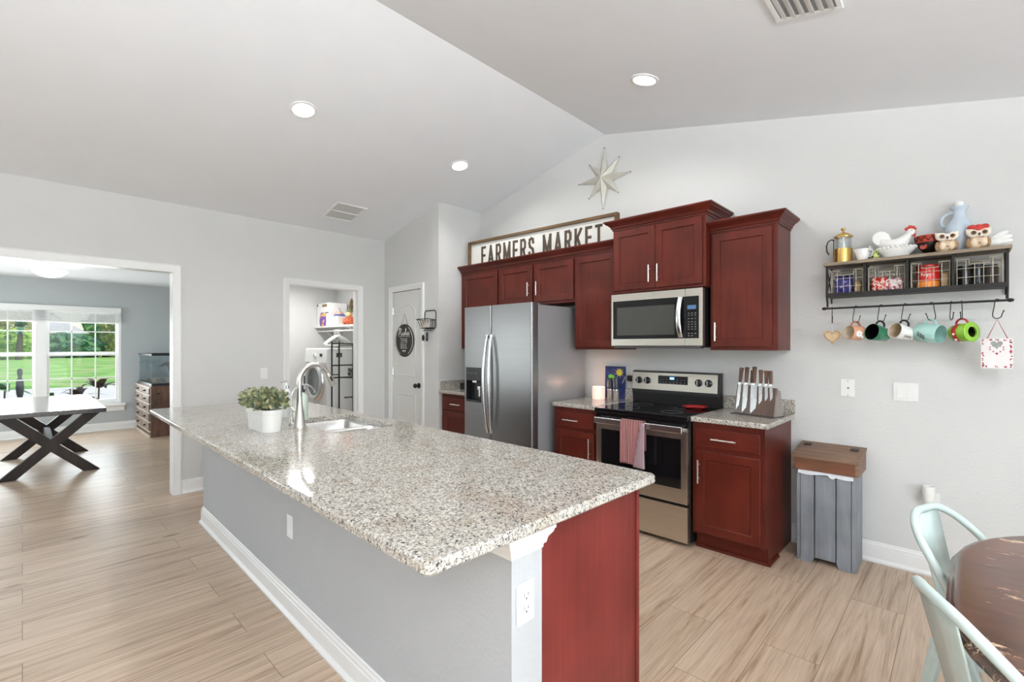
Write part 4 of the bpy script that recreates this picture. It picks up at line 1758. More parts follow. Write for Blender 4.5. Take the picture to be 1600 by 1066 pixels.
# round plaque and key basket on the pantry wall ------------------------------
t = thing('door_plaque', 'round dark kitchen rules plaque hanging on the white pantry door', 'sign', (-4.93, dy0 - .012, 1.478))
m = MB()
m.lathe([(0, 0), (.198, 0), (.2, .003), (.2, .009), (.198, .012), (0, .012)], (0, .006, 0), 48, R90)
m.build('plaque', M_CHALK, t)
m = MB()
for a0, a1 in ((-62, 62), (118, 242)):
    m.tube([(.182 * math.cos(math.radians(a)), -.0065, .182 * math.sin(math.radians(a))) for a in range(a0, a1 + 1, 4)], .0035, 6)
m.build('rim_lines', M_CHALKW, t)
m = MB()
scr = {  # loose script strokes spelling Rules
    'R': [[(0, 0), (.18, .5), (.3, 1.0)], [(.02, .82), (.3, 1.05), (.55, .92), (.5, .68), (.22, .52), (.55, .02), (.7, .1)]],
    'u': [[(.7, .45), (.74, .08), (.9, .05), (1.05, .45), (1.08, .05), (1.18, .1)]],
    'l': [[(1.18, .1), (1.42, .75), (1.4, 1.02), (1.3, .9), (1.32, .1), (1.45, .08)]],
    'e': [[(1.45, .22), (1.66, .3), (1.66, .46), (1.54, .42), (1.5, .15), (1.62, .02), (1.8, .14)]],
    's': [[(1.8, .14), (1.96, .5), (2.06, .2), (1.95, .02), (1.82, .08)]]}
for sl in scr.values():
    for st in sl:
        m.tube([(-.118 + x * .115, -.0066, .062 + z * .085) for x, z in st], .0045, 6)
m.tube([(-.11, -.0066, .047), (0, -.0066, .052), (.12, -.0066, .045)], .0028, 6)
m.build('script_lettering', M_CHALKW, t)
m = MB()
rr_ = random.Random(5)
for j in range(6):
    z = .022 - j * .0225
    x = -.075
    for wl in (.046, .036, .05):
        n_ = int(wl / .008)
        for q in range(n_):
            if rr_.random() < .9:
                m.box(x, x + .0055, -.0072, -.006, z - .0055, z + rr_.uniform(.002, .006))
            x += .008
        x += .010
for cx in (-.02, .02):
    poly = [(cx + .0155 * (16 * math.sin(a) ** 3) / 16, -.127 + .0145 * (13 * math.cos(a) - 5 * math.cos(2 * a) - 2 * math.cos(3 * a) - math.cos(4 * a)) / 16) for a in [2 * PI * k / 24 for k in range(24)]]
    m.prism(poly, 'y', -.0072, -.006)
m.build('rule_lines_and_hearts', M_CHALKW, t, smooth=0)
m = MB()
m.tube([(-.075, -.002, .185), (0, .006, .325), (.075, -.002, .185)], .0022, 6)
m.build('hanging_cord', mat('dark_cord', rgb(70, 64, 58), .8), t)
m = MB()
m.tube([(0, .011, .325), (0, -.003, .327)], .006, 8)
m.build('nail', M_STEELH, t)

t = thing('key_basket', 'black wire mail basket on the wall beside the pantry door', 'basket', (-4.40, PY, 1.60))
m = MB()
w2 = .105
m.tube([(-w2, -.005, .03), (-w2, -.005, .195), (-w2 + .02, -.005, .215), (w2 - .02, -.005, .215), (w2, -.005, .195), (w2, -.005, .03), (w2 - .02, -.005, .01), (-w2 + .02, -.005, .01)], .005, 8, closed=True)
m.tube([(-w2, -.008, .105), (-w2 - .01, -.12, .115), (w2 + .01, -.12, .115), (w2, -.008, .105)], .004, 8)
m.tube([(-w2 + .02, -.008, .015), (-w2 + .02, -.075, .015), (w2 - .02, -.075, .015), (w2 - .02, -.008, .015)], .004, 8)
m.tube([(-w2, -.008, .105), (w2, -.008, .105)], .0035, 8)
for k in range(5):
    x = -w2 + .02 + k * (2 * w2 - .04) / 4
    m.tube([(x, -.008, .105), (x * .95, -.008, .015), (x * .95, -.075, .015), (x * 1.08, -.12, .115)], .003, 6)
m.build('basket', M_IRON, t)
m = MB()
for k in range(4):
    x = -.075 + k * .05
    m.tube([(x, -.01, .012), (x, -.03, -.012), (x, -.045, -.02), (x, -.058, -.008)], .0032, 6)
m.build('hooks', M_IRON, t)
m = MB()
for k, (a, b) in enumerate(((-.08, .03), (-.02, .05), (.03, .045))):
    m.box(a, a + .09, -.085 - k * .008, -.082 - k * .008, .02, .075 + b * .5)
m.build('letters', mat('mail_paper', rgb(205, 200, 190), .8, namt=.06), t, smooth=0)
t = thing('key_bunch', 'bunch of keys with a dark carabiner hanging below the wire basket', 'keys', (-4.40, PY - .05, 1.575))
m = MB()
m.tube([(.0 + .012 * math.cos(a), 0, -.06 + .05 * math.sin(a)) for a in [2 * PI * k / 20 for k in range(20)]], .006, 8, closed=True)
m.build('carabiner', M_BLACK, t)
m = MB()
m.box(-.006, .006, -.003, .003, -.165, -.105, .001)
m.lathe([(0, 0), (.013, 0), (.013, .004), (0, .004)], (0, .002, -.115), 14, R90)
m.build('key', M_STEELH, t)
t = thing('key_fob', 'black oval key fob hanging left of the carabiner', 'keys', (-4.475, PY - .05, 1.58))
m = MB()
m.ball((0, 0, -.075), (.026, .009, .036), 14, 8)
m.build('fob', M_BLACK, t)
m = MB()
m.tube([(.012 * math.cos(a), 0, -.028 + .016 * math.sin(a)) for a in [2 * PI * k / 16 for k in range(16)]], .0018, 6, closed=True)
m.build('ring', M_STEELH, t)

# ------------------------------------------------------------------ things on the counters
t = thing('candle_jar', 'lit candle in a frosted pink glass jar beside the refrigerator', 'candle', (-2.445, 3.69, .9212))
m = MB()
m.lathe([(0, 0), (.052, 0), (.058, .005), (.059, .012), (.059, .112), (.057, .115), (.054, .112), (.054, .012), (0, .01)], (0, 0, 0), 32)
mj = mat('candle_glass', rgb(246, 212, 196), .35, emit=.42, namt=.04)
m.build('jar', mj, t)
m = MB()
m.lathe([(0, .013), (.0535, .013), (.0535, .08), (0, .078)], (0, 0, 0), 28)
m.build('wax', mat('candle_wax', rgb(250, 226, 208), .5, emit=.5), t)
m = MB()
m.lathe([(0, .079), (.004, .084), (.005, .092), (.003, .102), (0, .108)], (0, 0, 0), 10)
m.build('flame', mat('flame', (1, .72, .36), .5, emit=12), t)
m = MB()
m.tube([(0, 0, .077), (.001, 0, .086)], .0012, 6)
m.build('wick', M_BLACK, t)
cl = lamp('candle_light', 'POINT', (-2.445, 3.69, 1.05), .4, (1, .62, .42), shadow_soft_size=.03)

t = thing('flower_painting', 'small blue canvas with a yellow flower leaning behind the grinders', 'painting', (-2.362, 3.835, .9212), 0)
TB = Matrix.Rotation(-.03, 4, 'X')
m = MB()
m.box(-.105, .105, -.008, .008, .002, .30, .002)
m.xform(TB)
M_NAVY = speckle('painted_navy', rgb(30, 44, 92), rgb(40, 60, 120), 14, .5, .6, rgb(60, 44, 76), .62)
m.build('canvas', M_NAVY, t)
m = MB()
for k in range(9):
    a = 2 * PI * k / 9
    c = (.05, -.0088, .245)
    dx, dz = math.cos(a), math.sin(a)
    m.face([(c[0] - dz * .009, c[1], c[2] + dx * .009), (c[0] + dx * .052, c[1], c[2] + dz * .052), (c[0] + dz * .009, c[1], c[2] - dx * .009)])
m.prism([(.05 + .03 * math.cos(2 * PI * k / 20), .245 + .03 * math.sin(2 * PI * k / 20)) for k in range(20)], 'y', -.0105, -.0085)
m.xform(TB)
m.build('yellow_flower', mat('yellow_paint', rgb(226, 206, 66), .6, namt=.1), t, smooth=0)
m = MB()
m.prism([(-.068, .215), (-.04, .225), (-.005, .215), (.008, .195), (-.002, .17), (-.035, .16), (-.062, .175)], 'y', -.0105, -.0082)
m.xform(TB)
m.build('green_leaf', mat('green_paint', rgb(90, 170, 62), .6, namt=.1), t, smooth=0)
for nme, x, y, hgt in (('left', -2.372, 3.765, .195), ('right', -2.30, 3.755, .205)):
    t = thing('pepper_grinder', '%s of two tall grinders with dark tops and clear bases by the candle' % nme, 'grinder', (x, y, .9212), group='salt and pepper grinders')
    m = MB()
    m.lathe([(0, 0), (.026, 0), (.027, .004), (.026, .075), (.024, .082), (0, .082)], (0, 0, 0), 20)
    m.build('clear_base', mat('grinder_clear', rgb(150, 140, 132), .1, namt=.2, nscale=120), t)
    m = MB()
    m.lathe([(0, .083), (.027, .083), (.0275, .095), (0, .095)], (0, 0, 0), 20)
    m.build('collar', M_STEELH, t)
    m = MB()
    m.lathe([(0, .096), (.026, .096), (.0265, .11), (.0255, hgt - .012), (.02, hgt), (0, hgt)], (0, 0, 0), 20)
    m.build('dark_top', mat('grinder_top', rgb(44, 54, 72), .4), t)

t = thing('trivet_plate', 'red round plate resting on the black glass cooktop', 'plate', (-1.535, 3.665, .9205))
m = MB()
m.lathe([(0, 0), (.05, 0), (.062, .002), (.092, .012), (.098, .016), (.096, .018), (.088, .015), (.06, .006), (0, .005)], (0, 0, 0), 40)
m.build('plate', M_RED, t)
m = MB()
pts = [(.062 * math.cos(a * PI / 20), .062 * math.sin(a * PI / 20), .0085) for a in range(40)]
m.tube(pts, .0018, 6, closed=True)
m.build('rim_line', mat('pale_red', rgb(214, 120, 116), .4), t)

# knife block: leaning magnetic board with knives
t = thing('knife_block', 'dark wood magnetic knife stand on the countertop right of the range', 'knife block', (-1.07, 3.60, .9212), math.radians(-14))
m = MB()
m.box(-.15, .15, -.075, .085, 0, .008, .002)
m.build('base', mat('smoky_base', rgb(60, 56, 54), .2), t)
LEAN = Matrix.Translation((0, -.035, .008)) @ Matrix.Rotation(math.radians(-7), 4, 'X')
m = MB()
m.prism([(-.143, 0), (.135, 0), (.15, .195), (-.128, .207)], 'y', -.012, .012)
m.xform(LEAN)
m.build('board', wood('walnut', rgb(66, 44, 34), rgb(96, 66, 50), (30, 30, 3), .28, .3), t, smooth=0)
m = MB()
m.prism([(-.03, .008), (.075, .008), (.045, .175), (.02, .19), (-.012, .19)], 'x', .136, .146)
m.build('side_panel', mat('acrylic_grey', rgb(140, 130, 124), .1), t, smooth=0)
M_BLADE = steel('blade_steel', (.45, .45, .46), .26)
M_KH = wood('knife_handle', rgb(66, 40, 26), rgb(108, 70, 44), (40, 40, 5), .35)
for k, (x, bl, bw, tilt, hl_) in enumerate(((-.108, .185, .024, 2, .115), (-.062, .20, .036, 0, .12), (-.002, .20, .046, -2, .125), (.046, .13, .026, -3, .105), (.086, .105, .022, -4, .10), (.118, .10, .02, -6, .10), (-.036, .14, .024, 1, .10))):
    desc = ['leftmost knife on the stand', 'second knife from left, medium blade', 'broad chef knife in the middle of the stand', 'slim utility knife right of the chef knife', 'short paring knife second from right', 'rightmost short knife on the stand', 'shorter knife tucked behind between the second and the chef knife'][k]
    top_z = .205
    Mk = LEAN @ Matrix.Translation((x, -.0135 if k != 6 else .0145, top_z)) @ Matrix.Rotation(math.radians(tilt), 4, 'Y')
    kt = thing('kitchen_knife', desc + ', brown wooden handle', 'knife', (-1.07, 3.60, .9212), math.radians(-14), group='knives on the stand')
    m = MB()
    m.prism([(-bw * .5, 0), (bw * .5, 0), (bw * .5, -bl * .55), (bw * .38, -bl * .8), (-bw * .42, -bl), (-bw * .5, -bl * .9)], 'y', -.0012, .0012)
    m.xform(Mk)
    m.build('blade', M_BLADE, kt, smooth=0)
    m = MB()
    m.box(-.010, .010, -.007, .007, -.002, .016, .002)
    m.xform(Mk)
    m.build('bolster', M_STEELH, kt)
    m = MB()
    m.loops([rrect(-a, a, -b, b, .006, 3, z) for z, a, b in ((.016, .010, .008), (.04, .0115, .009), (.08, .012, .0095), (hl_, .0145, .010), (hl_ + .006, .012, .008))])
    m.xform(Mk)
    m.build('handle', M_KH, kt)

t = thing('utensil_tray', 'small dark box of odds and ends in the corner left of the refrigerator', 'box', (-3.99, 3.52, .9212))
m = MB()
m.box(-.13, .13, -.09, .09, 0, .012, .004)
m.box(-.13, .13, -.09, -.08, .01, .075, .004)
m.box(-.13, .13, .08, .09, .01, .075, .004)
m.box(-.13, -.12, -.082, .082, .01, .075, .004)
m.box(.12, .13, -.082, .082, .01, .075, .004)
m.build('tray', M_BLACK, t)
m = MB()
for x, y, r in ((-.06, -.03, .03), (.0, .02, .035), (.06, -.02, .03)):
    m.ball((x, y, .07), (r, r, r * .8), 12, 8)
m.build('contents', mat('odds_ends', rgb(150, 130, 110), .5, namt=.3, nscale=40), t)
m = MB()
m.box(-.03, .03, -.0915, -.0895, .03, .045, .001)
m.build('label_plate', M_STEELH, t)

# ------------------------------------------------------------------ trash bin
BXL, BXR, BYF = -.812, -.492, 3.57
t = thing('trash_bin', 'grey board tilt-out trash bin with weathered wood lid beside the cabinet', 'trash bin', ((BXL + BXR) / 2, 3.70, 0))
o = t.location
m = MB(o)
m.box(BXL, BXL + .022, BYF, WY - .045, 0, .60, .002)
m.box(BXR - .022, BXR, BYF, WY - .045, 0, .60, .002)
m.box(BXL + .022, BXR - .022, WY - .06, WY - .045, .03, .60, .002)
m.build('side_panels', M_GREYB, t, smooth=0)
m = MB(o)
W_ = BXR - BXL
bw0 = BXL + .020
for a, b, z0 in ((BXL + .024, BXL + .098, 0), (BXR - .098, BXR - .024, 0)):
    m.prism([(a, 0), (b - (.014 if a < -.7 else 0), 0), (b, .03), (b, .575), (a, .575)] if a < -.7 else [(a + .014, 0), (b, 0), (b, .575), (a, .575), (a, .03)], 'y', BYF - .006, BYF + .016)
m.build('outer_boards', M_GREYB, t, smooth=0)
m = MB(o)
m.box(BXL + .104, BXR - .104, BYF + .002, BYF + .018, .035, .575, .002)
m.build('centre_board', M_GREYB, t, smooth=0)
m = MB(o)
m.box(BXL + .026, BXR - .026, BYF + .017, BYF + .026, .03, .578)
m.build('door_backing', mat('bin_back', rgb(60, 56, 52), .8), t, smooth=0)
m = MB(o)
m.box(BXL + .022, BXR - .022, BYF + .028, WY - .065, .03, .59)
m.build('liner_bag', mat('white_bag', rgb(225, 228, 232), .5, bscale=30, bstr=.5), t)
m = MB(o)
nx_ = 20
for k in range(nx_):
    u0, u1 = k / nx_, (k + 1) / nx_
    def zz(u):
        return .577 - .006 * math.sin(u * 9) - (.014 if .58 < u < .68 else 0)
    m.face([(BXL + .01 + u0 * (W_ - .02), BYF - .012, zz(u0)), (BXL + .01 + u1 * (W_ - .02), BYF - .012, zz(u1)), (BXL + .01 + u1 * (W_ - .02), BYF - .008, .605), (BXL + .01 + u0 * (W_ - .02), BYF - .008, .605)])
m.build('bag_edge', mat('white_bag_edge', rgb(232, 235, 240), .45), t, smooth=60)
LB0, LB1 = -.838, -.472
m = MB(o)
m.box(LB0 + .02, LB1 - .022, BYF - .018, BYF + .0, .60, .682, .003)
lid = m.build('lid_front', M_LIDF, t, smooth=0)
for xa, xb in ((LB0 + .002, LB0 + .02), (LB1 - .022, LB1 - .003)):
    m = MB(o)
    m.prism([(BYF - .02, .60), (WY - .02, .60), (WY - .02, .722), (BYF - .02, .680)], 'x', xa, xb)
    m.build('lid_side', M_LIDW, t, smooth=0)
m = MB(o)
m.prism([(BYF - .034, .679), (WY - .10, .714), (WY - .10, .730), (BYF - .034, .695)], 'x', LB0, LB1)
m.build('lid', M_LIDW, t, smooth=0)
m = MB(o)
m.prism([(WY - .098, .714), (WY - .012, .7235), (WY - .012, .7395), (WY - .098, .730)], 'x', LB0, LB1)
m.build('hinge_rail', M_LIDW, t, smooth=0)
for x in (-.79, -.525):
    m = MB(o)
    m.prism([(WY - .125, .7275), (WY - .072, .7335), (WY - .072, .7365), (WY - .125, .7305)], 'x', x - .022, x + .022)
    m.build('hinge', M_IRON, t, smooth=0)

# ------------------------------------------------------------------ mug rack on the wall
KX0, KX1, KY = -.672, .166, 3.695
t = thing('mug_rack', 'wall rack of grey wood and black iron with four cubbies and a hook rail', 'shelf', ((KX0 + KX1) / 2, WY, 1.70))
o = t.location
m = MB(o)
m.box(KX0 - .012, KX1 + .012, KY - .012, WY - .002, 1.938, 1.958, .003)
m.build('top_board', M_SHELFW, t, smooth=0)
m = MB(o)
m.box(KX0, KX1, KY, WY - .002, 1.735, 1.745, .002)
m.box(KX0, KX1, KY - .004, KY + .004, 1.733, 1.758, .001)
m.build('bottom_tray', M_IRON, t)
m = MB(o)
m.box(KX0, KX1, WY - .012, WY - .002, 1.745, 1.942)
m.build('back_panel', mat('rack_back', rgb(190, 188, 182), .8), t, smooth=0)
cells = [KX0, -.463, -.256, -.055, KX1]
m = MB(o)
for x in cells:
    xa = min(max(x, KX0 + .006), KX1 - .006)
    m.box(xa - .006, xa + .006, KY, KY + .012, 1.745, 1.943, .001)
m.box(KX0, KX1, KY, KY + .010, 1.930, 1.942, .001)
m.build('front_frame', M_IRON, t)
for x in cells[1:-1]:
    m = MB(o)
    m.box(x - .003, x + .003, KY + .012, WY - .012, 1.746, 1.940)
    m.build('divider', M_IRON, t, smooth=0)
for x in (KX0 + .006, KX1 - .006):
    m = MB(o)
    m.tube([(x, KY + .006, 1.745), (x, WY - .012, 1.935)], .0035, 6)
    m.tube([(x, WY - .012, 1.745), (x, KY + .006, 1.935)], .0035, 6)
    m.tube([(x, WY - .014, 1.745), (x, WY - .014, 1.94)], .005, 6)
    m.tube([(x, WY - .014, 1.745), (x, WY - .014, 1.70)], .005, 6)
    m.build('side_brace', M_IRON, t)
    m = MB(o)
    m.tube([(x, KY + .006, 1.735), (x, KY + .012, 1.715), (x, KY + .022, 1.70), (x, KY + .026, 1.668)], .006, 8)
    m.build('bracket', M_IRON, t)
RAILY, RAILZ = KY + .026, 1.660
m = MB(o)
m.tube([(KX0 - .012, RAILY, RAILZ), (KX1 + .006, RAILY, RAILZ)], .0065, 10)
for x in (KX0 - .012, KX1 + .006):
    m.ball((x, RAILY, RAILZ), (.015, .0105, .0105), 12, 8)
m.build('hook_rail', M_IRON, t)

M_PURP = speckle('navy_pouch', rgb(38, 36, 96), rgb(70, 66, 140), 40, .52, .3, rgb(200, 200, 220), .66)
M_CANDY = speckle('candy_bag', rgb(206, 48, 38), rgb(238, 214, 208), 34, .50, .3, rgb(226, 92, 70), .60)
baskets = []
blabels = ['wire basket in the left cubby of the mug rack holding a navy pouch', 'wire basket in the second cubby of the mug rack holding red candy bags',
           'wire basket in the third cubby of the mug rack around a red canister', 'wire basket in the right cubby of the mug rack around dark jars']
for k in range(4):
    a, b = cells[k] + .016, cells[k + 1] - .014
    if k == 0:
        a += .012
    if k == 3:
        b -= .01
    t = thing('wire_basket', blabels[k], 'basket', ((a + b) / 2, KY + .02, 1.746), group='wire baskets in the mug rack')
    hw_, D, Hh = (b - a) / 2, .13, .158
    m = MB()
    r_ = .0016

    def wt(p, r=r_):
        m.tube(p, r, 5)
    for z in (.003, .055, .105, Hh):
        rr = .0028 if z in (.003, Hh) else r_
        m.tube([(-hw_, 0, z), (hw_, 0, z), (hw_, D, z), (-hw_, D, z)], rr, 5, closed=True) if not z == Hh else \
            m.tube([(-hw_, 0, z), (-hw_ * .45, 0, z), (-hw_ * .45, 0, z - .03), (hw_ * .45, 0, z - .03), (hw_ * .45, 0, z), (hw_, 0, z), (hw_, D, z), (-hw_, D, z)], rr, 5, closed=True)
    for i in range(6):
        x = -hw_ + 2 * hw_ * i / 5
        zt = Hh - .03 if abs(x) < hw_ * .44 else Hh
        wt([(x, 0, zt), (x, 0, .003), (x, D, .003), (x, D, Hh)])
    for i in range(1, 4):
        y = D * i / 4
        wt([(-hw_, y, Hh), (-hw_, y, .003)])
        wt([(hw_, y, Hh), (hw_, y, .003)])
    m.build('wires', M_WIRE, t)
    baskets.append(((a + b) / 2, hw_))
bx = [b[0] for b in baskets]


def pouch(name, label, cat, x, y, w, d, h, m_, z=1.7505, rz=0, puff=.5):
    t = thing(name, label, cat, (x, y, z), rz)
    m = MB()
    L = []
    for k in range(7):
        f = k / 6
        ww = w / 2 * (1 + .06 * math.sin(PI * f))
        dd = d / 2 * max(.06, math.sin(PI * (.12 + .86 * f)) ** .6) if f < 1 else d * .03
        L.append(rrect(-ww, ww, -dd, dd, min(ww, dd) * puff, 4, h * f))
    m.loops(L)
    m.build('bag', m_, t, smooth=60)
    return t


pouch('snack_pouch', 'navy blue pouch in the left wire basket', 'pouch', bx[0] - .022, KY + .07, .092, .06, .125, M_PURP)
pouch('tea_box', 'tan packet beside the navy pouch in the left wire basket', 'packet', bx[0] + .055, KY + .08, .035, .07, .085, mat('tan_packet', rgb(168, 140, 100), .6, namt=.15))
pouch('candy_bag', 'red candy bag on the left inside the second wire basket', 'bag', bx[1] - .04, KY + .075, .075, .07, .10, M_CANDY)
pouch('candy_bag', 'white and red candy bag on the right inside the second wire basket', 'bag', bx[1] + .035, KY + .07, .085, .06, .085,
      speckle('candy_bag_pale', rgb(236, 224, 220), rgb(206, 70, 64), 60, .54, .35, rgb(90, 80, 140), .64))
t = thing('coffee_canister', 'red coffee canister with white lettering in the third wire basket', 'canister', (bx[2] - .012, KY + .085, 1.7505))
m = MB()
m.lathe([(0, 0), (.050, 0), (.053, .004), (.0535, .03), (.050, .045), (.0535, .06), (.0535, .125), (.05, .13), (0, .13)], (0, 0, 0), 28)
m.build('can', mat('canister_red', rgb(204, 36, 28), .35, namt=.05), t)
m = MB()
m.lathe([(.0545, .006), (.0545, .044), (.054, .046), (.053, .044), (.053, .006)], (0, 0, 0), 28)
m.build('orange_band', mat('orange_band', rgb(232, 138, 52), .4, namt=.08), t)
m = MB()
m.lathe([(0, .131), (.0555, .131), (.0555, .143), (.052, .146), (0, .146)], (0, 0, 0), 28)
m.build('lid', mat('canister_lid', rgb(150, 22, 20), .4), t)
text_part('Folgers', .026, face_my(0, -.0545, .085), M_WHITEP, t, sx=.8)
pouch('snack_packet', 'tan packet beside the red canister in the third basket', 'packet', bx[2] + .065, KY + .08, .03, .06, .10, mat('tan_packet2', rgb(176, 150, 116), .6, namt=.15))
for nme, x, r_, h_, c_ in (('dark brown jar at the left of', -.06, .034, .12, rgb(30, 26, 26)), ('black cup in the middle of', -.005, .03, .125, rgb(18, 18, 22)), ('brown jar at the right of', .048, .032, .115, rgb(52, 40, 34))):
    t = thing('jar', nme + ' the right wire basket', 'jar', (bx[3] + x, KY + .08, 1.7505), group='dark jars in the right basket')
    m = MB()
    m.lathe([(0, 0), (r_ * .9, 0), (r_, .006), (r_, h_ * .84), (r_ * .9, h_ * .88), (0, h_ * .88)], (0, 0, 0), 20)
    m.build('body', mat('jar_%d' % int(1000 + x * 1000), c_, .15), t)
    m = MB()
    m.lathe([(0, h_ * .88), (r_ * .92, h_ * .88), (r_ * .92, h_), (0, h_)], (0, 0, 0), 20)
    m.build('lid', M_BLACK, t)

# things standing on the rack --------------------------------------------------
ZS = 1.9585
t = thing('french_press', 'brass and glass french press at the left end of the mug rack', 'french press', (-.588, 3.775, ZS))
m = MB()
m.lathe([(0, 0), (.050, 0), (.052, .004), (.052, .092), (.0505, .095), (.0485, .092), (.0485, .008), (0, .006)], (0, 0, 0), 28)
m.build('holder', M_GOLD, t)
m = MB()
m.lathe([(.046, .01), (.046, .165), (.048, .168), (.0445, .168), (.0445, .012)], (0, 0, 0), 28)
m.build('glass', M_CLEAR, t)
m = MB()
m.lathe([(0, .17), (.054, .170), (.055, .175), (.046, .184), (.03, .196), (.012, .204), (.007, .206), (.006, .216), (.012, .220), (.014, .227), (.01, .234), (0, .236)], (0, 0, 0), 28)
m.build('lid', M_GOLD, t)
m = MB()
m.tube([(0, 0, .05), (0, 0, .18)], .002, 6)
m.lathe([(0, .05), (.043, .05), (.043, .056), (0, .056)], (0, 0, 0), 20)
m.build('plunger', M_STEELH, t)
m = MB()
m.tube([(-.048, -.004, .155), (-.062, -.006, .165), (-.082, -.009, .155), (-.092, -.01, .125), (-.09, -.01, .09), (-.078, -.009, .065)], .0045, 8, flat=(1, 1))
m.tube([(-.052, -.004, .005), (-.052, -.004, .165)], .003, 6)
m.build('handle', M_BRONZE, t)

t = thing('creamer_pitcher', 'small white creamer pitcher right of the french press', 'creamer', (-.482, 3.76, ZS))
m = MB()


def spout(p, a):
    if p.z > .045 and abs(a - PI) < .7:
        p.x -= .022 * math.cos((a - PI) / .7 * PI / 2) * min(1, (p.z - .045) / .03)
    return p


m.lathe([(0, 0), (.024, 0), (.026, .006), (.034, .03), (.036, .045), (.03, .062), (.032, .078), (.029, .078), (.027, .063), (.032, .045), (0, .01)], (0, 0, 0), 28, fn=spout)
m.build('body', M_WHITEC, t, smooth=60)
m = MB()
m.tube([(.028, -.004, .07), (.05, -.008, .068), (.056, -.009, .045), (.046, -.008, .028), (.032, -.004, .025)], .004, 8)
m.build('handle', M_WHITEC, t)
t = thing('bird_figurine', 'tiny yellow green bird figurine between creamer and white hen', 'figurine', (-.414, 3.75, ZS))
m = MB()
m.ball((0, 0, .022), (.019, .016, .022), 16, 10)
m.ball((.004, -.004, .048), (.013, .012, .012), 14, 8)
m.build('body', speckle('bird_glaze', rgb(196, 206, 132), rgb(160, 180, 96), 60, .5, .3, rgb(90, 84, 60), .66), t)
m = MB()
m.lathe([(.004, 0), (0, .01)], (.006, -.016, .046), 8, R90)
m.build('beak', mat('beak_dark', rgb(60, 52, 40), .4), t)
m = MB()
m.ball((-.012, -.01, .018), .006, 8, 6)
m.ball((.014, -.01, .03), .0045, 8, 6)
m.build('spots', M_BLACK, t)
t = thing('dotted_figurine', 'tiny black dotted white figurine behind the creamer', 'figurine', (-.448, 3.80, ZS))
m = MB()
m.lathe([(0, 0), (.014, 0), (.016, .02), (.012, .05), (.008, .07), (.011, .082), (.009, .095), (0, .10)], (0, 0, 0), 14)
m.build('body', speckle('dotted', rgb(236, 236, 230), rgb(30, 30, 30), 90, .58, .3), t)

# white hen on nest dish
t = thing('hen_dish', 'white ceramic hen on nest dish with red comb on the mug rack', 'dish', (-.315, 3.775, ZS))
m = MB()
m.lathe([(0, 0), (.060, 0), (.064, .006), (.066, .018), (.080, .032), (.094, .05), (.097, .058), (.092, .060), (0, .058)], (0, 0, 0), 36, sy=.72)
m.build('nest', M_WHITEC, t, smooth=60)
m = MB()
for k in range(26):
    a = 2 * PI * k / 26
    m.ball((.094 * math.cos(a), .068 * math.sin(a), .06), .0085, 8, 6)
m.build('scalloped_rim', M_WHITEC, t)
m = MB()
L = []
for x, zc, ry, rz_ in ((-.088, .10, .012, .028), (-.07, .098, .03, .036), (-.04, .088, .046, .032), (0, .085, .052, .033), (.035, .094, .046, .042), (.058, .115, .032, .040), (.07, .135, .022, .026), (.076, .15, .014, .014)):
    L.append([(x, ry * math.cos(a), zc + rz_ * math.sin(a)) for a in [2 * PI * k / 18 for k in range(18)]])
m.loops(L)
m.ball((.070, 0, .150), (.022, .018, .022), 16, 10)
m.build('hen', M_WHITEC, t, smooth=70)
m = MB()
poly = [(-.05, .075), (-.10, .092), (-.118, .118), (-.119, .146), (-.105, .168), (-.08, .178), (-.055, .172), (-.034, .15), (-.022, .118)]
m.prism(poly, 'y', -.02, .02)
tl = m.build('tail', M_WHITEC, t, smooth=60)
bv = tl.modifiers.new('round', 'BEVEL')
bv.width = .006
bv.segments = 3
m = MB()
for x, z, r in ((.052, .172, .012), (.066, .180, .013), (.080, .176, .012), (.09, .168, .008)):
    m.ball((x, 0, z), (r, .006, r), 12, 8)
m.ball((.086, 0, .132), (.009, .007, .013), 12, 8)
m.build('comb_and_wattle', M_REDC, t)
m = MB()
m.lathe([(.006, 0), (0, .016)], (.089, 0, .150), 10, Matrix.Rotation(PI / 2, 3, 'Y'))
m.build('beak', mat('beak_yellow', rgb(214, 176, 90), .4), t)
m = MB()
m.ball((.076, -.016, .156), .003, 8, 6)
m.build('eye', M_BLACK, t)

# zig-zag bowl
t = thing('patterned_bowl', 'black and red zigzag footed bowl behind the owls', 'bowl', (-.163, 3.80, ZS))
m = MB()
m.lathe([(0, 0), (.026, 0), (.028, .008), (.022, .014), (.032, .026), (.05, .05), (.056, .07), (.062, .095), (.068, .115), (.064, .115), (.056, .09), (.045, .05), (0, .025)], (0, 0, 0), 36)
bl_ = m.build('bowl', mat('bowl_black', rgb(28, 22, 20), .4), t, smooth=60)
m = MB()
m.lathe([(.0575, .075), (.0635, .096), (.0695, .1155), (.0685, .1155), (.0625, .0965), (.0565, .0755)], (0, 0, 0), 36)
m.build('red_band', mat('bowl_red', rgb(170, 62, 40), .45), t, smooth=60)
m = MB()
zz_ = []
for k in range(24):
    a = 2 * PI * k / 24
    up = k % 2
    r = .0688 if up else .0612
    zz_.append((r * math.cos(a), r * math.sin(a), .110 if up else .083))
m.tube(zz_, .0026, 6, closed=True)
m.build('zigzag', mat('bowl_black2', rgb(28, 22, 20), .4), t)
m = MB()
Mo = Matrix.Rotation(-.5, 4, 'Z') @ Matrix.Translation((.004, -.052, .05))
m.prism([(-.016, -.012), (-.004, -.018), (.012, -.014), (.018, .004), (.012, .012), (.002, .004), (-.012, .01), (-.02, .002)], 'y', -.003, .004)
m.xform(Mo)
m.build('animal_motif', mat('bowl_red2', rgb(170, 70, 48), .45), t, smooth=0)

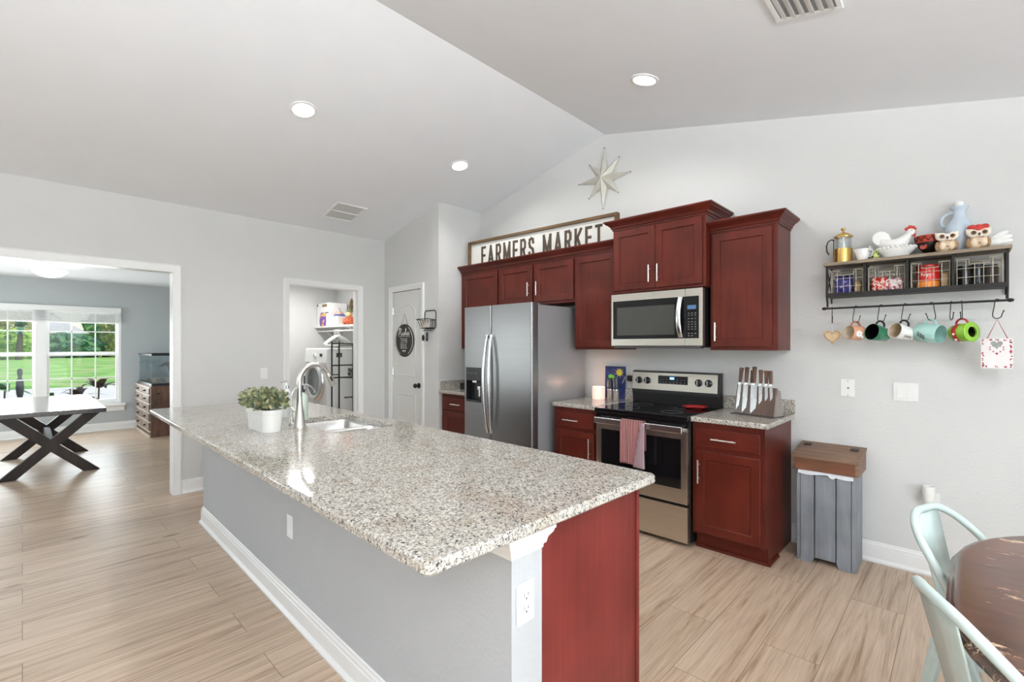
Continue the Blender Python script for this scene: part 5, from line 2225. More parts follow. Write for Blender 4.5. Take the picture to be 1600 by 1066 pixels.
# blue jug
t = thing('blue_jug', 'pale blue ceramic jug with handle and white stopper on the rack', 'jug', (-.030, 3.805, ZS))
m = MB()
m.lathe([(0, 0), (.030, 0), (.033, .005), (.038, .02), (.042, .045), (.058, .085), (.063, .115), (.061, .145), (.052, .172), (.036, .194), (.028, .21), (.026, .235), (.030, .25), (.042, .262), (.042, .267), (.034, .267), (.023, .25), (0, .245)], (0, 0, 0), 32)
m.build('body', mat('jug_blue', rgb(196, 210, 222), .25, nscale=16, namt=.05), t, smooth=60)
m = MB()
m.tube([(-.024, 0, .235), (-.045, 0, .236), (-.07, 0, .222), (-.08, 0, .19), (-.074, 0, .165), (-.056, 0, .158)], .007, 10)
m.build('handle', mat('jug_blue', (1, 1, 1)), t)
m = MB()
m.lathe([(0, .246), (.018, .246), (.020, .27), (.022, .292), (.018, .297), (0, .298)], (0, 0, 0), 20)
m.build('stopper', M_WHITEC, t)
m = MB()
for a in (-1.9, -1.1, -.5):
    m.ball((.055 * math.cos(a), .055 * math.sin(a), .125), (.007, .007, .012), 10, 6)
m.build('blue_motifs', mat('cobalt', rgb(52, 84, 150), .3), t)


def owl(label, x, hat):
    t = thing('owl_figurine', label, 'figurine', (x, 3.735, ZS), .15)
    m = MB()
    m.lathe([(0, 0), (.030, 0), (.040, .012), (.044, .035), (.040, .055), (.03, .068), (0, .072)], (0, 0, 0), 24, sy=.75)
    m.build('body', speckle('owl_brown', rgb(206, 182, 152), rgb(158, 122, 88), 55, .52, .4), t)
    m = MB()
    for s in (-1, 1):
        m.ball((s * .024, -.010, .088), (.029, .018, .024), 18, 10, Matrix.Rotation(-s * .5, 4, 'Y'))
        m.lathe([(.013, 0), (.008, .010), (0, .018)], (s * .040, -.006, .102), 10, Matrix.Rotation(s * .75, 3, 'Y'))
    m.ball((0, -.006, .080), (.026, .022, .026), 16, 10)
    head = m.build('head', mat('owl_cream', rgb(238, 230, 216), .4, namt=.03), t, smooth=60)
    for s in (-1, 1):
        m = MB()
        m.ball((s * .023, -.0265, .088), (.0125, .004, .0125), 14, 8)
        e = m.build('eye', mat('owl_eye', rgb(150, 110, 62), .3), t)
        m = MB()
        m.ball((s * .022, -.0295, .089), (.0075, .003, .0075), 10, 8)
        m.build('pupil', M_BLACK, e)
    m = MB()
    m.lathe([(.006, 0), (.004, .01), (0, .018)], (0, -.030, .083), 10, Matrix.Rotation(PI - .3, 3, 'X'))
    m.build('beak', mat('owl_beak', rgb(80, 62, 48), .4), t)
    m = MB()
    for s in (-1, 1):
        m.ball((s * .018, -.02, .034), (.018, .016, .026), 12, 8)
    m.build('breast', mat('owl_breast', rgb(228, 206, 178), .4, nscale=60, namt=.12), t)
    for s in (-1, 1):
        m = MB()
        m.ball((s * .04, 0, .036), (.012, .02, .028), 12, 8)
        m.build('wing', mat('owl_wing', rgb(176, 140, 104), .45, nscale=60, namt=.2), t)
    if hat:
        m = MB()
        m.ball((0, .002, .112), (.044, .028, .018), 20, 10)
        for x_ in (-.026, 0, .026):
            m.ball((x_, 0, .124), (.02, .022, .014), 14, 8)
        m.build('red_hat', M_REDC, t, smooth=60)


owl('brown and cream owl figurine without a hat', -.083, False)
owl('brown and cream owl figurine wearing a red hat', .048, True)
t = thing('dove_figurine', 'white ceramic bird with fanned tail at the right end of the rack', 'figurine', (.118, 3.77, ZS))
m = MB()
m.ball((-.015, 0, .028), (.045, .028, .028), 18, 10)
m.ball((-.05, -.004, .05), (.018, .016, .018), 14, 8)
m.build('body', M_WHITEC, t, smooth=60)
for k, (x, z, l, rx_) in enumerate(((.012, .070, .042, .7), (.026, .052, .042, .35), (.030, .032, .040, .1))):
    m = MB()
    m.ball((x, .0, z), (l, .014, .016), 16, 8)
    m.xform(Matrix.Translation((x, 0, z)) @ Matrix.Rotation(-rx_ * .6, 4, 'Y') @ Matrix.Translation((-x, 0, -z)))
    m.build('tail_feather', M_WHITEC, t, smooth=60)

# S hooks, mugs and hangings ----------------------------------------------------


def s_hook(label, x, turn=1.0, ln=.098):
    t = thing('s_hook', label, 'hook', (x, RAILY, RAILZ), group='black S hooks on the rack rail')
    m = MB()
    c, s = math.cos(turn), math.sin(turn)

    def P(u, v):
        return (u * c, -u * s, v)
    pts = []
    for k in range(9):
        a = math.radians(-10 + 200 * k / 8)
        pts.append(P(.009 * math.cos(a), .0 + .009 * math.sin(a)))
    pts.append(P(-.012, -.03))
    pts.append(P(-.018, -ln + .03))
    for k in range(9):
        a = math.radians(190 + 175 * k / 8)
        pts.append(P(.0 + .019 * math.cos(a), -ln + .019 + .019 * math.sin(a)))
    pts.append(P(.026, -ln + .040))
    m.tube(pts, .0023, 8)
    m.ball(pts[-1], .004, 8, 6)
    m.build('wire', M_IRON, t, smooth=60)


HK = [(-.640, 'leftmost black S hook holding the woven heart', 1.35), (-.512, 'black S hook holding the peach mug', .35), (-.384, 'black S hook holding the green mug', .35),
      (-.268, 'black S hook holding the white mug', .35), (-.148, 'black S hook holding the aqua mug', PI - .35), (-.062, 'empty black S hook left of the red and green mug', 1.2),
      (-.020, 'black S hook holding the red and green mug', 1.75), (.122, 'rightmost black S hook holding the card', .35)]
for x, l, tn in HK:
    s_hook(l, x, tn)


def mug(name, label, x, axis, r, h, m_out, m_in, m_handle, taper=1.0, hr=.028, drop=.098):
    """axis: direction from the base to the mouth; the handle points up and hangs on the hook"""
    A = Vector(axis).normalized()
    U = (Vector((0, 0, 1)) - A * A.z).normalized()
    V = A.cross(U)
    R3 = Matrix((U, V, A)).transposed()      # columns: handle dir, side, axis
    hang = Vector((x, RAILY, RAILZ - drop + .004))
    # handle top inside point in local: (r + hr*1.0, 0, h*.5)
    loc = hang - R3 @ Vector((r + hr * .93, 0, h * .5))
    t = thing(name, label, 'mug', loc, rot=R3.to_euler(), group='mugs hanging on the rack')
    m = MB()
    m.lathe([(0, 0), (r * taper * .9, 0), (r * taper, .006), (r * (taper + 1) / 2, h * .5), (r, h - .002), (r - .0015, h), (r - .0035, h - .002)], (0, 0, 0), 32)
    # open it: profile closed top removed below
    for f in [f for f in m.bm.faces if len(f.verts) > 4]:
        m.bm.faces.remove(f)
    b = m.build('body', m_out, t, smooth=60)
    m = MB()
    m.lathe([(r - .0032, h - .0015), ((r - .004) * (taper + 1) / 2, h * .5), (r * taper - .005, .012), (r * taper * .7, .007), (0, .006)], (0, 0, 0), 32)
    for f in [f for f in m.bm.faces if len(f.verts) > 4]:
        m.bm.faces.remove(f)
    m.build('inside', m_in, t, smooth=60)
    m = MB()
    pts = []
    for k in range(13):
        a = math.radians(-100 + 200 * k / 12)
        pts.append((r * .96 + hr * math.cos(a) * 1.0 - .0, 0, h * .5 + hr * 1.05 * math.sin(a)))
    m.tube(pts, .0052, 10, flat=(1.2, 1))
    m.build('handle', m_handle, t, smooth=60)
    return t, R3, loc, r, h


M_PEACH = mat('peach_glaze', rgb(214, 158, 128), .2, namt=.06)
M_CREAMG = mat('cream_glaze', rgb(222, 208, 184), .25)
t, *_ = mug('mug', 'peach mug with white flower relief hanging on the rail', -.512, (-.66, -.75, .08), .045, .086, M_PEACH, M_CREAMG, mat('peach_handle', rgb(180, 112, 80), .25), 1.04)
m = MB()
for k in range(6):
    a = 2 * PI * k / 6
    c = Vector((-.010 + .012 * math.cos(a), -.0455, .052 + .012 * math.sin(a)))
    m.ball(c, (.010, .004, .010), 10, 6)
m.ball((-.026, -.040, .024), (.012, .006, .009), 10, 6)
m.build('flower_relief', M_WHITEC, t)
M_GREEN = mat('green_glaze', rgb(58, 128, 96), .15, nscale=14, namt=.3)
mug('mug', 'dark green mug with black inside hanging on the rail', -.384, (-.60, -.78, .20), .052, .106, M_GREEN, mat('mug_black', rgb(16, 18, 14), .25), mat('green_dark', rgb(34, 44, 38), .25), .78)
t, *_ = mug('mug', 'white mug with black handle and black script hanging on the rail', -.268, (-.64, -.74, .22), .048, .110, M_WHITEC, mat('mug_tan', rgb(196, 178, 152), .3), mat('mug_handle_black', rgb(40, 32, 32), .25), .80)
m = MB()
for z0, wd in ((.040, [(0, .0), (.003, .016), (.006, .0)]), (.040, [(.010, .010), (.010, 0)]), (.040, [(.014, .012), (.017, 0), (.020, .012)]), (.040, [(.024, .006), (.030, .008), (.028, .012), (.024, .009), (.025, .001), (.031, .002)])):
    # written round the side that faces the room
    P_ = []
    for u, v in wd:
        aa = -math.radians(118) - v / .042 * 1.2
        rr = .0455
        P_.append((rr * math.cos(aa), rr * math.sin(aa), .074 - u * 1.5))
    m.tube(P_, .0013, 5)
m.build('script_lettering', M_BLACK, t)
M_AQUA = mat('aqua_glaze', rgb(168, 208, 200), .18, namt=.04)
t, *_ = mug('mug', 'aqua mug with dark lettering hanging mouth to the right', -.148, (.86, -.48, -.14), .054, .118, M_AQUA, M_AQUA, M_AQUA, 1.06)
m = MB()
for j, (z0, ln) in enumerate(((.036, .03), (.05, .026), (.063, .02))):
    for q in range(5):
        aa = math.radians(108 + j * 9 - q * 6)
        rr = .0565
        m.tube([(rr * math.cos(aa), rr * math.sin(aa), z0 - .008 + .012 * (q % 2)), (rr * math.cos(aa + .06), rr * math.sin(aa + .06), z0 + .004 - .01 * (q % 2))], .0016, 5)
m.build('dark_lettering', mat('ink', rgb(50, 56, 50), .4), t)
M_LIME = mat('lime_glaze', rgb(140, 192, 60), .2, nscale=18, namt=.08)
t, *_ = mug('mug', 'lime green apple mug with red belt and red handle on the rail', -.020, (.80, -.58, .06), .053, .096, M_LIME, mat('mug_dark_in', rgb(40, 50, 24), .4), mat('red_handle', rgb(168, 44, 42), .3), .86)
m = MB()
m.lathe([(.0470, .022), (.0500, .024), (.0515, .044), (.0505, .05), (.0475, .05)], (0, 0, 0), 32)
m.build('red_belt', mat('belt_red', rgb(176, 44, 36), .35), t, smooth=60)
m = MB()
for a in (100, 140, 180, 220):
    m.ball((.0515 * math.cos(math.radians(a)), .0515 * math.sin(math.radians(a)), .037), .006, 10, 6)
m.build('belt_studs', M_WHITEC, t)
m = MB()
m.lathe([(.030, .098), (.054, .098), (.057, .094), (.054, .090), (.030, .090)], (0, 0, 0), 32)
m.build('lime_rim', M_LIME, t, smooth=60)


def heart(cx, cz, w, h, n=28):
    return [(cx + w / 2 * math.sin(a) ** 3, cz + h / 2 * (13 * math.cos(a) - 5 * math.cos(2 * a) - 2 * math.cos(3 * a) - math.cos(4 * a)) / 15) for a in [2 * PI * k / n for k in range(n)]]


t = thing('woven_heart', 'small woven straw heart hanging at the left end of the rail', 'ornament', (-.640, RAILY + .01, 1.475))
m = MB()
m.prism(heart(0, 0, .10, .095), 'y', -.006, .006)
hb = m.build('heart', mat('straw', rgb(198, 172, 138), .9, nscale=130, namt=.25, bscale=160, bstr=.8), t, smooth=0)
m = MB()
m.tube([(p[0] * .86, -.0075, p[1] * .86) for p in heart(0, 0, .10, .095)], .003, 6, closed=True)
m.build('woven_edge', mat('straw_dark', rgb(176, 146, 108), .9, nscale=90, namt=.2), t)
m = MB()
m.tube([(0, 0, .03), (.0, -.004, .088)], .0012, 5)
m.build('thread', M_WHITEP, t)

t = thing('hanging_card', 'white square card with red bordered heart design hanging by a red ribbon', 'card', (.120, RAILY - .004, 1.372))
m = MB()
m.box(-.062, .062, -.003, .003, -.085, .08, .001)
m.build('card', mat('card_white', rgb(236, 230, 230), .7, nscale=14, namt=.04), t)
m = MB()
rc = random.Random(11)
for k in range(60):
    s = rc.random()
    side = rc.randrange(4)
    x, z = [(-.057 + rc.uniform(0, .006), -.08 + s * .155), (.057 - rc.uniform(0, .006), -.08 + s * .155), (-.055 + s * .11, -.078 + rc.uniform(0, .006)), (-.035 + s * .07, .073 + rc.uniform(-.004, .002))][side]
    m.ball((x, -.0032, z), (rc.uniform(.002, .0045), .0012, rc.uniform(.002, .005)), 7, 4)
for k in range(14):
    a = 2 * PI * k / 14
    m.ball((.028 * math.sin(a) ** 3, -.0032, .02 + .026 * (13 * math.cos(a) - 5 * math.cos(2 * a) - 2 * math.cos(3 * a) - math.cos(4 * a)) / 17), (.0035, .0012, .0035), 7, 4)
m.build('red_border_marks', mat('card_red', rgb(160, 44, 60), .6, nscale=60, namt=.3), t)
m = MB()
m.prism(heart(.0, .048, .048, .044), 'y', -.0045, -.003)
m.build('grey_heart', mat('card_grey', rgb(150, 150, 146), .5, nscale=60, namt=.2), t, smooth=0)
m = MB()
m.tube([(-.038, -.001, .078), (.002, .004, .184), (.042, -.001, .078)], .0022, 6)
m.build('ribbon', mat('ribbon_red', rgb(170, 52, 56), .7), t)

# two fill lamps shaped as torchieres, added behind the camera to brighten the vaulted ceiling
for tx_, ty_, pw_, lb_ in ((1.7, -.7, 520, 'added torchiere-shaped fill lamp by the sliding doors behind the viewer'), (-1.1, -3.85, 130, 'added torchiere-shaped fill lamp at the rear wall of the living area')):
    t = thing('ceiling_fill_lamp', lb_, 'fill lamp', (tx_, ty_, 0), group='added fill lamps behind the viewer')
    m = MB()
    m.lathe([(0, 0), (.15, 0), (.15, .02), (.02, .035), (.014, .06), (.014, 1.70), (0, 1.70)], (0, 0, 0), 24)
    m.build('base_and_pole', M_BRONZE, t)
    m = MB()
    m.lathe([(.02, 1.68), (.09, 1.71), (.16, 1.78), (.19, 1.84), (.185, 1.842), (.15, 1.79), (.02, 1.71)], (0, 0, 0), 32)
    m.build('bowl_shade', M_WHITEC, t)
    tl_ = lamp('ceiling_fill_light', 'SPOT', (0, 0, 1.86), pw_, (.92, .965, 1), spot_size=math.radians(178), spot_blend=.3, shadow_soft_size=.18)
    tl_.rotation_euler = (PI, 0, 0)
    tl_.parent = t

# ------------------------------------------------------------------ worn table and mint chairs
TCX, TCY = .76, 1.835
t = thing('dining_table', 'worn dark brown wooden table with rounded corners at the right edge', 'table', (TCX, TCY, 0))
m = MB()
hx, hy, rr = .80, .755, .60


def tr(ins, z):
    return rrect(-hx + ins, hx - ins, -hy + ins, hy - ins, rr - ins, 12, z)


m.loops([tr(.012, .718), tr(.002, .722), tr(0, .730), tr(.004, .736), tr(.010, .740), tr(.010, .744), tr(.016, .754), tr(.026, .7595), tr(.032, .760)])
m.build('tabletop', M_TABLE, t, smooth=30)
m = MB()
m.loops([tr(.075, .64), tr(.075, .719)])
m.build('apron', M_TABLE, t, smooth=30)
m = MB()
m.lathe([(0, .10), (.10, .10), (.12, .14), (.08, .22), (.06, .32), (.085, .46), (.095, .56), (.07, .62), (.11, .66), (0, .66)], (0, 0, 0), 28)
m.build('pedestal', M_TABLE, t)
for k in range(4):
    m = MB()
    a = PI / 4 + k * PI / 2
    pts = [(.06 * math.cos(a), .06 * math.sin(a), .16), (.22 * math.cos(a), .22 * math.sin(a), .12), (.36 * math.cos(a), .36 * math.sin(a), .05), (.42 * math.cos(a), .42 * math.sin(a), .03)]
    m.tube(pts, [.05, .042, .034, .03], 10)
    m.build('foot', M_TABLE, t)


def make_chair(label, loc, rz):
    t = thing('metal_chair', label, 'chair', loc, rz, group='mint metal chairs at the worn table')
    m = MB()
    L = []
    for ins, z in ((0, .442), (0, .450), (.006, .455), (.03, .4535), (.05, .451)):
        L.append(rrect(-.18 + ins, .18 - ins, -.18 + ins, .18 - ins, .06, 6, z))
    m.loops(L)
    m.build('seat', M_CHAIR, t)
    for sx_ in (-1, 1):
        for sy_ in (-1, 1):
            m = MB()
            m.tube([(sx_ * .15, sy_ * .15, .445), (sx_ * .165, sy_ * .165, .35), (sx_ * .205, sy_ * .205, .0)], [.022, .020, .013], 8)
            m.build('leg', M_CHAIR, t)
    m = MB()
    pts = []
    top_z, hwz, R_ = .838, .19, .15

    def lean(z):
        f = max(0, (z - .45) / .40)
        return -.165 - .085 * f ** 1.15

    def arm(z, y):
        f = max(0, (z - .45) / .40)
        q = (abs(y) / hwz) ** 2
        return lean(z) + q * (.030 + .125 * (1 - f) ** .9)
    for k in range(7):
        z = .44 + (top_z - R_ - .44) * k / 6
        y = -hwz + .03 * (1 - k / 6)
        pts.append((arm(z, y), y, z))
    for k in range(1, 10):
        a = math.radians(180 - 90 * k / 9)
        z = top_z - R_ + R_ * math.sin(a)
        y = -hwz + R_ + R_ * math.cos(a)
        pts.append((arm(z, y), y, z))
    pts += [(p[0], -p[1], p[2]) for p in pts[::-1]]
    m.tube(pts, .0125, 12)
    m.build('back_hoop', M_CHAIR, t, smooth=60)
    m = MB()
    A, B = [], []
    n = 8
    for k in range(n + 1):
        z = .44 + (top_z - .012 - .44) * k / n
        w_ = .055 + .022 * k / n
        A.append((lean(z) + .004, -w_, z))
        B.append((lean(z) + .004, w_, z))
    for k in range(n):
        m.face([A[k], B[k], B[k + 1], A[k + 1]])
    bmesh.ops.remove_doubles(m.bm, verts=m.bm.verts, dist=1e-5)
    sp = m.build('splat', M_CHAIR, t, smooth=60)
    sd = sp.modifiers.new('thick', 'SOLIDIFY')
    sd.thickness = .006
    sd.offset = 0
    m = MB()
    for s in (-1, 1):
        m.tube([(-.19, s * .19, .12), (.19, s * .19, .12)], .006, 8)
        m.tube([(s * .19, -.19, .17), (s * .19, .19, .17)], .006, 8)
    m.build('stretchers', M_CHAIR, t)
    return t


make_chair('farther mint metal chair with its back to the plug-in warmer outlet', (.125, 2.13, 0), math.radians(-19))
make_chair('nearest mint metal chair in the lower right corner, cut off by the frame', (.165, 1.557, 0), math.radians(25.5))

# ------------------------------------------------------------------ far room
t = thing('cross_leg_table', 'dark wooden table with crossed legs in front of the far window', 'table', (-8.02, .2, 0))
o = Vector((-8.02, .2, 0))
m = MB(o)
m.box(-9.1, -6.95, -.27, .655, .672, .72, .005)
m.build('tabletop', M_DARKWT, t)
for X in (-7.2, -8.54):
    for s in (-1, 1):
        m = MB(o)
        hw_ = .048
        yb_, yt = .215 + s * .335, .215 - s * .355
        d = Vector((0, yt - yb_, .672)).normalized()
        ho = hw_ / abs(d.z)
        dx = .035 if s > 0 else .0335
        m.prism([(yb_ - ho, 0), (yb_ + ho, 0), (yt + ho, .671), (yt - ho, .671)], 'x', X - dx, X + dx)
        m.build('leg', M_DARKW, t, smooth=0)
m = MB(o)
m.box(-8.5, -7.24, .185, .245, .28, .38, .004)
m.build('stretcher', M_DARKW, t, smooth=0)

t = thing('drawer_cabinet', 'old reddish wooden cabinet of many small drawers under the aquarium', 'cabinet', (-9.65, 1.63, 0))
o = Vector((-9.65, 1.63, 0))
CX0, CX1, CY0, CY1, CZ = -10.31, -9.02, 1.37, 1.93, .79
M_OLD = wood('old_red_wood', rgb(84, 58, 46), rgb(120, 84, 66), (14, 14, 3), .5)
M_OLDF = wood('old_drawer_wood', rgb(124, 104, 94), rgb(158, 138, 126), (5, 5, 20), .5)
m = MB(o)
m.box(CX0, CX1, CY0, CY1, 0, CZ, .004)
m.build('body', M_OLD, t, smooth=0)
zs_ = [.09, .235, .375, .515, .65, .765]
for j in range(5):
    z0, z1 = zs_[j], zs_[j + 1]
    for k in range(2):
        a = CX0 + .05 + k * .6
        b = a + .56
        m = MB(o)
        m.box(a, b, CY0 - .016, CY0, z0 + .012, z1 - .012, .004)
        dwr = m.build('drawer', M_OLDF, t, smooth=0)
        m = MB(o)
        m.lathe([(0, 0), (.018, 0), (.012, .012), (.016, .022), (.010, .03), (0, .031)], ((a + b) / 2, CY0 - .016, (z0 + z1) / 2), 14, R90)
        m.build('knob', M_BRONZE, dwr)
m = MB(o)
for z in zs_:
    m.box(CX0 - .004, CX1 + .006, CY0 - .022, CY0 - .001, z - .008, z + .008, .002)
m.box(CX0 - .004, CX1 + .006, CY0 - .022, CY0 - .001, .0, .03, .002)
m.build('rails', mat('old_rail', rgb(200, 186, 172), .5, namt=.1), t, smooth=0)
m = MB(o)
m.box(CX1 - .004, CX1 + .004, CY0 + .07, CY0 + .11, .655, .685, .001)
m.build('side_latch', M_BRONZE, t)

t = thing('aquarium', 'glass aquarium with black rims and driftwood on the drawer cabinet', 'aquarium', (-9.6, 1.64, CZ))
o = Vector((-9.6, 1.64, CZ))
AX0, AX1, AY0, AY1, AZ0, AZ1 = -10.22, -9.04, 1.385, 1.905, CZ + .002, CZ + .50
m = MB(o)
for z0, z1 in ((AZ0, AZ0 + .035), (AZ1 - .03, AZ1)):
    L = [rrect(AX0 - .006, AX1 + .006, AY0 - .006, AY1 + .006, .004, 1, z) for z in (z0, z1)]
    I = [rrect(AX0 + .014, AX1 - .014, AY0 + .014, AY1 - .014, .004, 1, z) for z in (z1, z0)]
    R = m.loops(L + I, False, False)
    for i in range(len(R[0])):
        j = (i + 1) % len(R[0])
        m.bm.faces.new((R[-1][i], R[-1][j], R[0][j], R[0][i]))
m.box(AX0 + .01, AX1 - .01, AY0 + .01, AY1 - .01, AZ0, AZ0 + .01)
m.build('rims', M_BLACK, t, smooth=0)
m = MB(o)
m.box(AX0 + .008, AX0 + .014, AY0 + .005, AY1 - .005, AZ0 + .012, AZ1 - .01)
m.box(AX1 - .014, AX1 - .008, AY0 + .005, AY1 - .005, AZ0 + .012, AZ1 - .01)
m.box(AX0 + .014, AX1 - .014, AY0 + .005, AY0 + .011, AZ0 + .012, AZ1 - .01)
m.build('glass', glassy('aquarium_glass', (.9, .95, .97), .16, .08), t, smooth=0)
m = MB(o)
m.box(AX0 + .014, AX1 - .014, AY1 - .014, AY1 - .008, AZ0 + .012, AZ1 - .01)
m.build('back_glass', mat('aquarium_back', rgb(148, 164, 172), .3, namt=.08), t, smooth=0)
m = MB(o)
nx_, ny_ = 20, 10
G = [[m.bm.verts.new((AX0 + .02 + (AX1 - AX0 - .04) * i / nx_, AY0 + .02 + (AY1 - AY0 - .04) * j / ny_, AZ0 + .05 + .03 * mnoise.noise((i * .5, j * .5, 1)) + .06 * math.exp(-((i - 14) / 3) ** 2))) for i in range(nx_ + 1)] for j in range(ny_ + 1)]
for j in range(ny_):
    for i in range(nx_):
        m.bm.faces.new((G[j][i], G[j][i + 1], G[j + 1][i + 1], G[j + 1][i]))
m.build('gravel', mat('gravel', rgb(150, 128, 108), .9, nscale=90, namt=.35), t, smooth=60)
m = MB(o)
m.tube([(-9.15, 1.5, AZ0 + .30), (-9.25, 1.6, AZ0 + .34), (-9.22, 1.72, AZ0 + .31), (-9.3, 1.85, AZ0 + .34)], [.018, .03, .028, .015], 8)
m.tube([(-9.24, 1.62, AZ0 + .33), (-9.2, 1.66, AZ0 + .2), (-9.22, 1.72, AZ0 + .08)], [.022, .02, .024], 8)
m.tube([(-9.22, 1.72, AZ0 + .30), (-9.12, 1.80, AZ0 + .24), (-9.14, 1.86, AZ0 + .12)], [.018, .016, .014], 8)
m.build('driftwood', mat('driftwood', rgb(78, 74, 66), .8, nscale=30, namt=.3), t)
m = MB(o)
m.ball((-9.2, 1.52, AZ0 + .08), (.06, .06, .05), 12, 8)
m.ball((-9.16, 1.63, AZ0 + .07), (.045, .05, .04), 12, 8)
m.build('rocks', mat('tank_rock', rgb(120, 110, 104), .8, nscale=20, namt=.25), t)

t = thing('bowl_pendant', 'glowing white glass bowl light hanging from the far room ceiling', 'ceiling light', (-8.5, .245, 2.47))
m = MB()
m.lathe([(0, 0), (.065, 0), (.065, -.012), (.05, -.022), (.012, -.026), (.012, -.085), (.02, -.09), (0, -.09)], (0, 0, 0), 24)
m.build('canopy', M_TRIM, t)
m = MB()
m.lathe([(0, -.178), (.05, -.174), (.11, -.155), (.155, -.12), (.178, -.088), (.174, -.084), (.15, -.114), (.10, -.148), (0, -.165)], (0, 0, 0), 36)
m.build('glass_bowl', M_BOWLG, t)
pl_ = lamp('bowl_light', 'POINT', (0, 0, -.06), 4, (1, .97, .92), shadow_soft_size=.12)
pl_.parent = t

# ------------------------------------------------------------------ laundry
t = thing('flush_ceiling_lamp', 'round white flush ceiling light of the laundry, seen only as a reflection', 'ceiling light', (-6.5, 2.62, 2.45))
m = MB()
m.lathe([(0, 0), (.16, 0), (.165, -.012), (.15, -.02), (0, -.02)], (0, 0, 0), 28)
m.build('base', M_TRIM, t)
m = MB()
m.lathe([(.148, -.02), (.14, -.05), (.10, -.08), (.05, -.095), (0, -.10)], (0, 0, 0), 28)
m.build('shade', M_BOWLG2, t)
ll_ = lamp('laundry_light', 'AREA', (0, 0, -.13), 12, (1, .98, .95), shape='DISK', size=.3)
ll_.parent = t
t = thing('washing_machine', 'white front loading washing machine with round chrome door in the laundry', 'washing machine', (-6.33, 3.1, 0))
o = Vector((-6.33, 3.1, 0))
VX0, VX1, VY0, VY1, VZ = -6.68, -6.0, 2.76, 3.46, 1.38
M_APPL = mat('appliance_white', rgb(236, 236, 234), .3, namt=.01)
m = MB(o)
m.box(VX0, VX1, VY0, VY1, .30, VZ, .014, 3)
m.build('cabinet', M_APPL, t)
m = MB(o)
m.box(VX0, VX1, VY0 + .01, VY1, 0, .295, .01)
m.build('pedestal', M_APPL, t)
m = MB(o)
m.prism([(VY0 - .02, 1.19), (VY0 + .01, 1.17), (VY0 + .01, 1.37), (VY0 - .004, 1.37)], 'x', VX0 + .01, VX1 - .01)
cpn = m.build('control_panel', M_APPL, t, smooth=0)
m = MB(o)
m.lathe([(0, 0), (.035, 0), (.03, .02), (0, .022)], ((VX0 + VX1) / 2, VY0 - .012, 1.28), 20, R90)
m.build('dial', M_STEELH, cpn)
m = MB(o)
m.box(-6.2, -6.13, VY0 - .016, VY0 - .008, 1.27, 1.31, .002)
m.build('screen', M_BLACK, cpn)
dcx, dcz = (VX0 + VX1) / 2, .93
m = MB(o)
m.lathe([(.175, .0), (.262, 0), (.268, .02), (.255, .045), (.225, .06), (.19, .05), (.178, .03)], (dcx, VY0, dcz), 44, R90)
dd = m.build('door_ring', M_STEELH, t, smooth=60)
m = MB(o)
m.lathe([(0, .012), (.10, .016), (.16, .03), (.182, .042), (.182, .03), (0, .002)], (dcx, VY0, dcz), 40, R90)
m.build('door_glass', mat('washer_glass', rgb(120, 126, 126), .08, .2, nscale=5, namt=.25), dd, smooth=60)
m = MB(o)
m.box(dcx - .255, dcx - .225, VY0 - .066, VY0 - .04, dcz - .05, dcz + .07, .006)
m.build('door_handle', M_BLACK, dd)
m = MB(o)
for (y, z, a, b) in ((2.92, 1.29, .04, .03), (3.10, 1.06, .06, .05), (3.2, .96, .05, .03), (3.22, .80, .03, .035), (3.05, .72, .06, .01)):
    m.box(VX1 - .001, VX1 + .0015, y - a, y + a, z - b, z + b)
m.build('stickers', speckle('sticker', rgb(60, 60, 62), rgb(170, 170, 168), 40, .56, .5), t, smooth=0)
t = thing('laundry_rack', 'dark metal laundry rack with open rails beside the washing machine', 'rack', (-5.87, 3.0, 0))
o = Vector((-5.87, 3.0, 0))
RXk = -5.90
m = MB(o)
for y in (2.772, 2.870, 3.25):
    m.tube([(RXk, y, 0), (RXk, y, 1.47)], .0105, 8)
for x in (RXk + .16,):
    for y in (2.98, 3.28):
        m.tube([(x, y, 0), (x, y, 1.44)], .0085, 8)
m.build('posts', M_IRON, t)
m = MB(o)
for z in (1.44, 1.16, 1.00):
    m.tube([(RXk, 2.772, z), (RXk, 3.25, z)], .0085, 8)
m.tube([(RXk, 2.772, 1.04), (RXk, 2.870, 1.04)], .006, 8)
for z in (1.42, 1.0, .4):
    m.tube([(RXk, 3.25, z), (RXk + .16, 3.28, z)], .006, 8)
    m.tube([(RXk, 2.870, z), (RXk + .16, 2.98, z)], .006, 8)
m.build('rails', M_IRON, t)

SHZ = 1.715
t = thing('laundry_shelf', 'white wall shelf with brackets and hanging rod in the laundry', 'shelf', (-6.5, 3.55, SHZ))
o = Vector((-6.5, 3.55, SHZ))
m = MB(o)
m.box(-7.395, -5.56, 3.19, 3.548, SHZ - .022, SHZ, .003)
m.build('board', M_TRIM, t, smooth=0)
for x in (-6.35, -7.2):
    m = MB(o)
    m.tube([(x, 3.22, SHZ - .024), (x, 3.54, SHZ - .27)], .009, 6)
    m.tube([(x, 3.54, SHZ - .024), (x, 3.54, SHZ - .30)], .009, 6)
    m.tube([(x, 3.2, SHZ - .03), (x, 3.54, SHZ - .03)], .007, 6)
    m.build('bracket', M_TRIM, t)
m = MB(o)
m.tube([(-7.395, 3.25, SHZ - .075), (-5.56, 3.25, SHZ - .075)], .013, 10)
for x in (-6.35, -7.2):
    m.tube([(x, 3.25, SHZ - .07), (x, 3.25, SHZ - .026)], .006, 6)
m.build('rod', M_TRIM, t)
hl = ['frontmost', 'second', 'third', 'fourth']
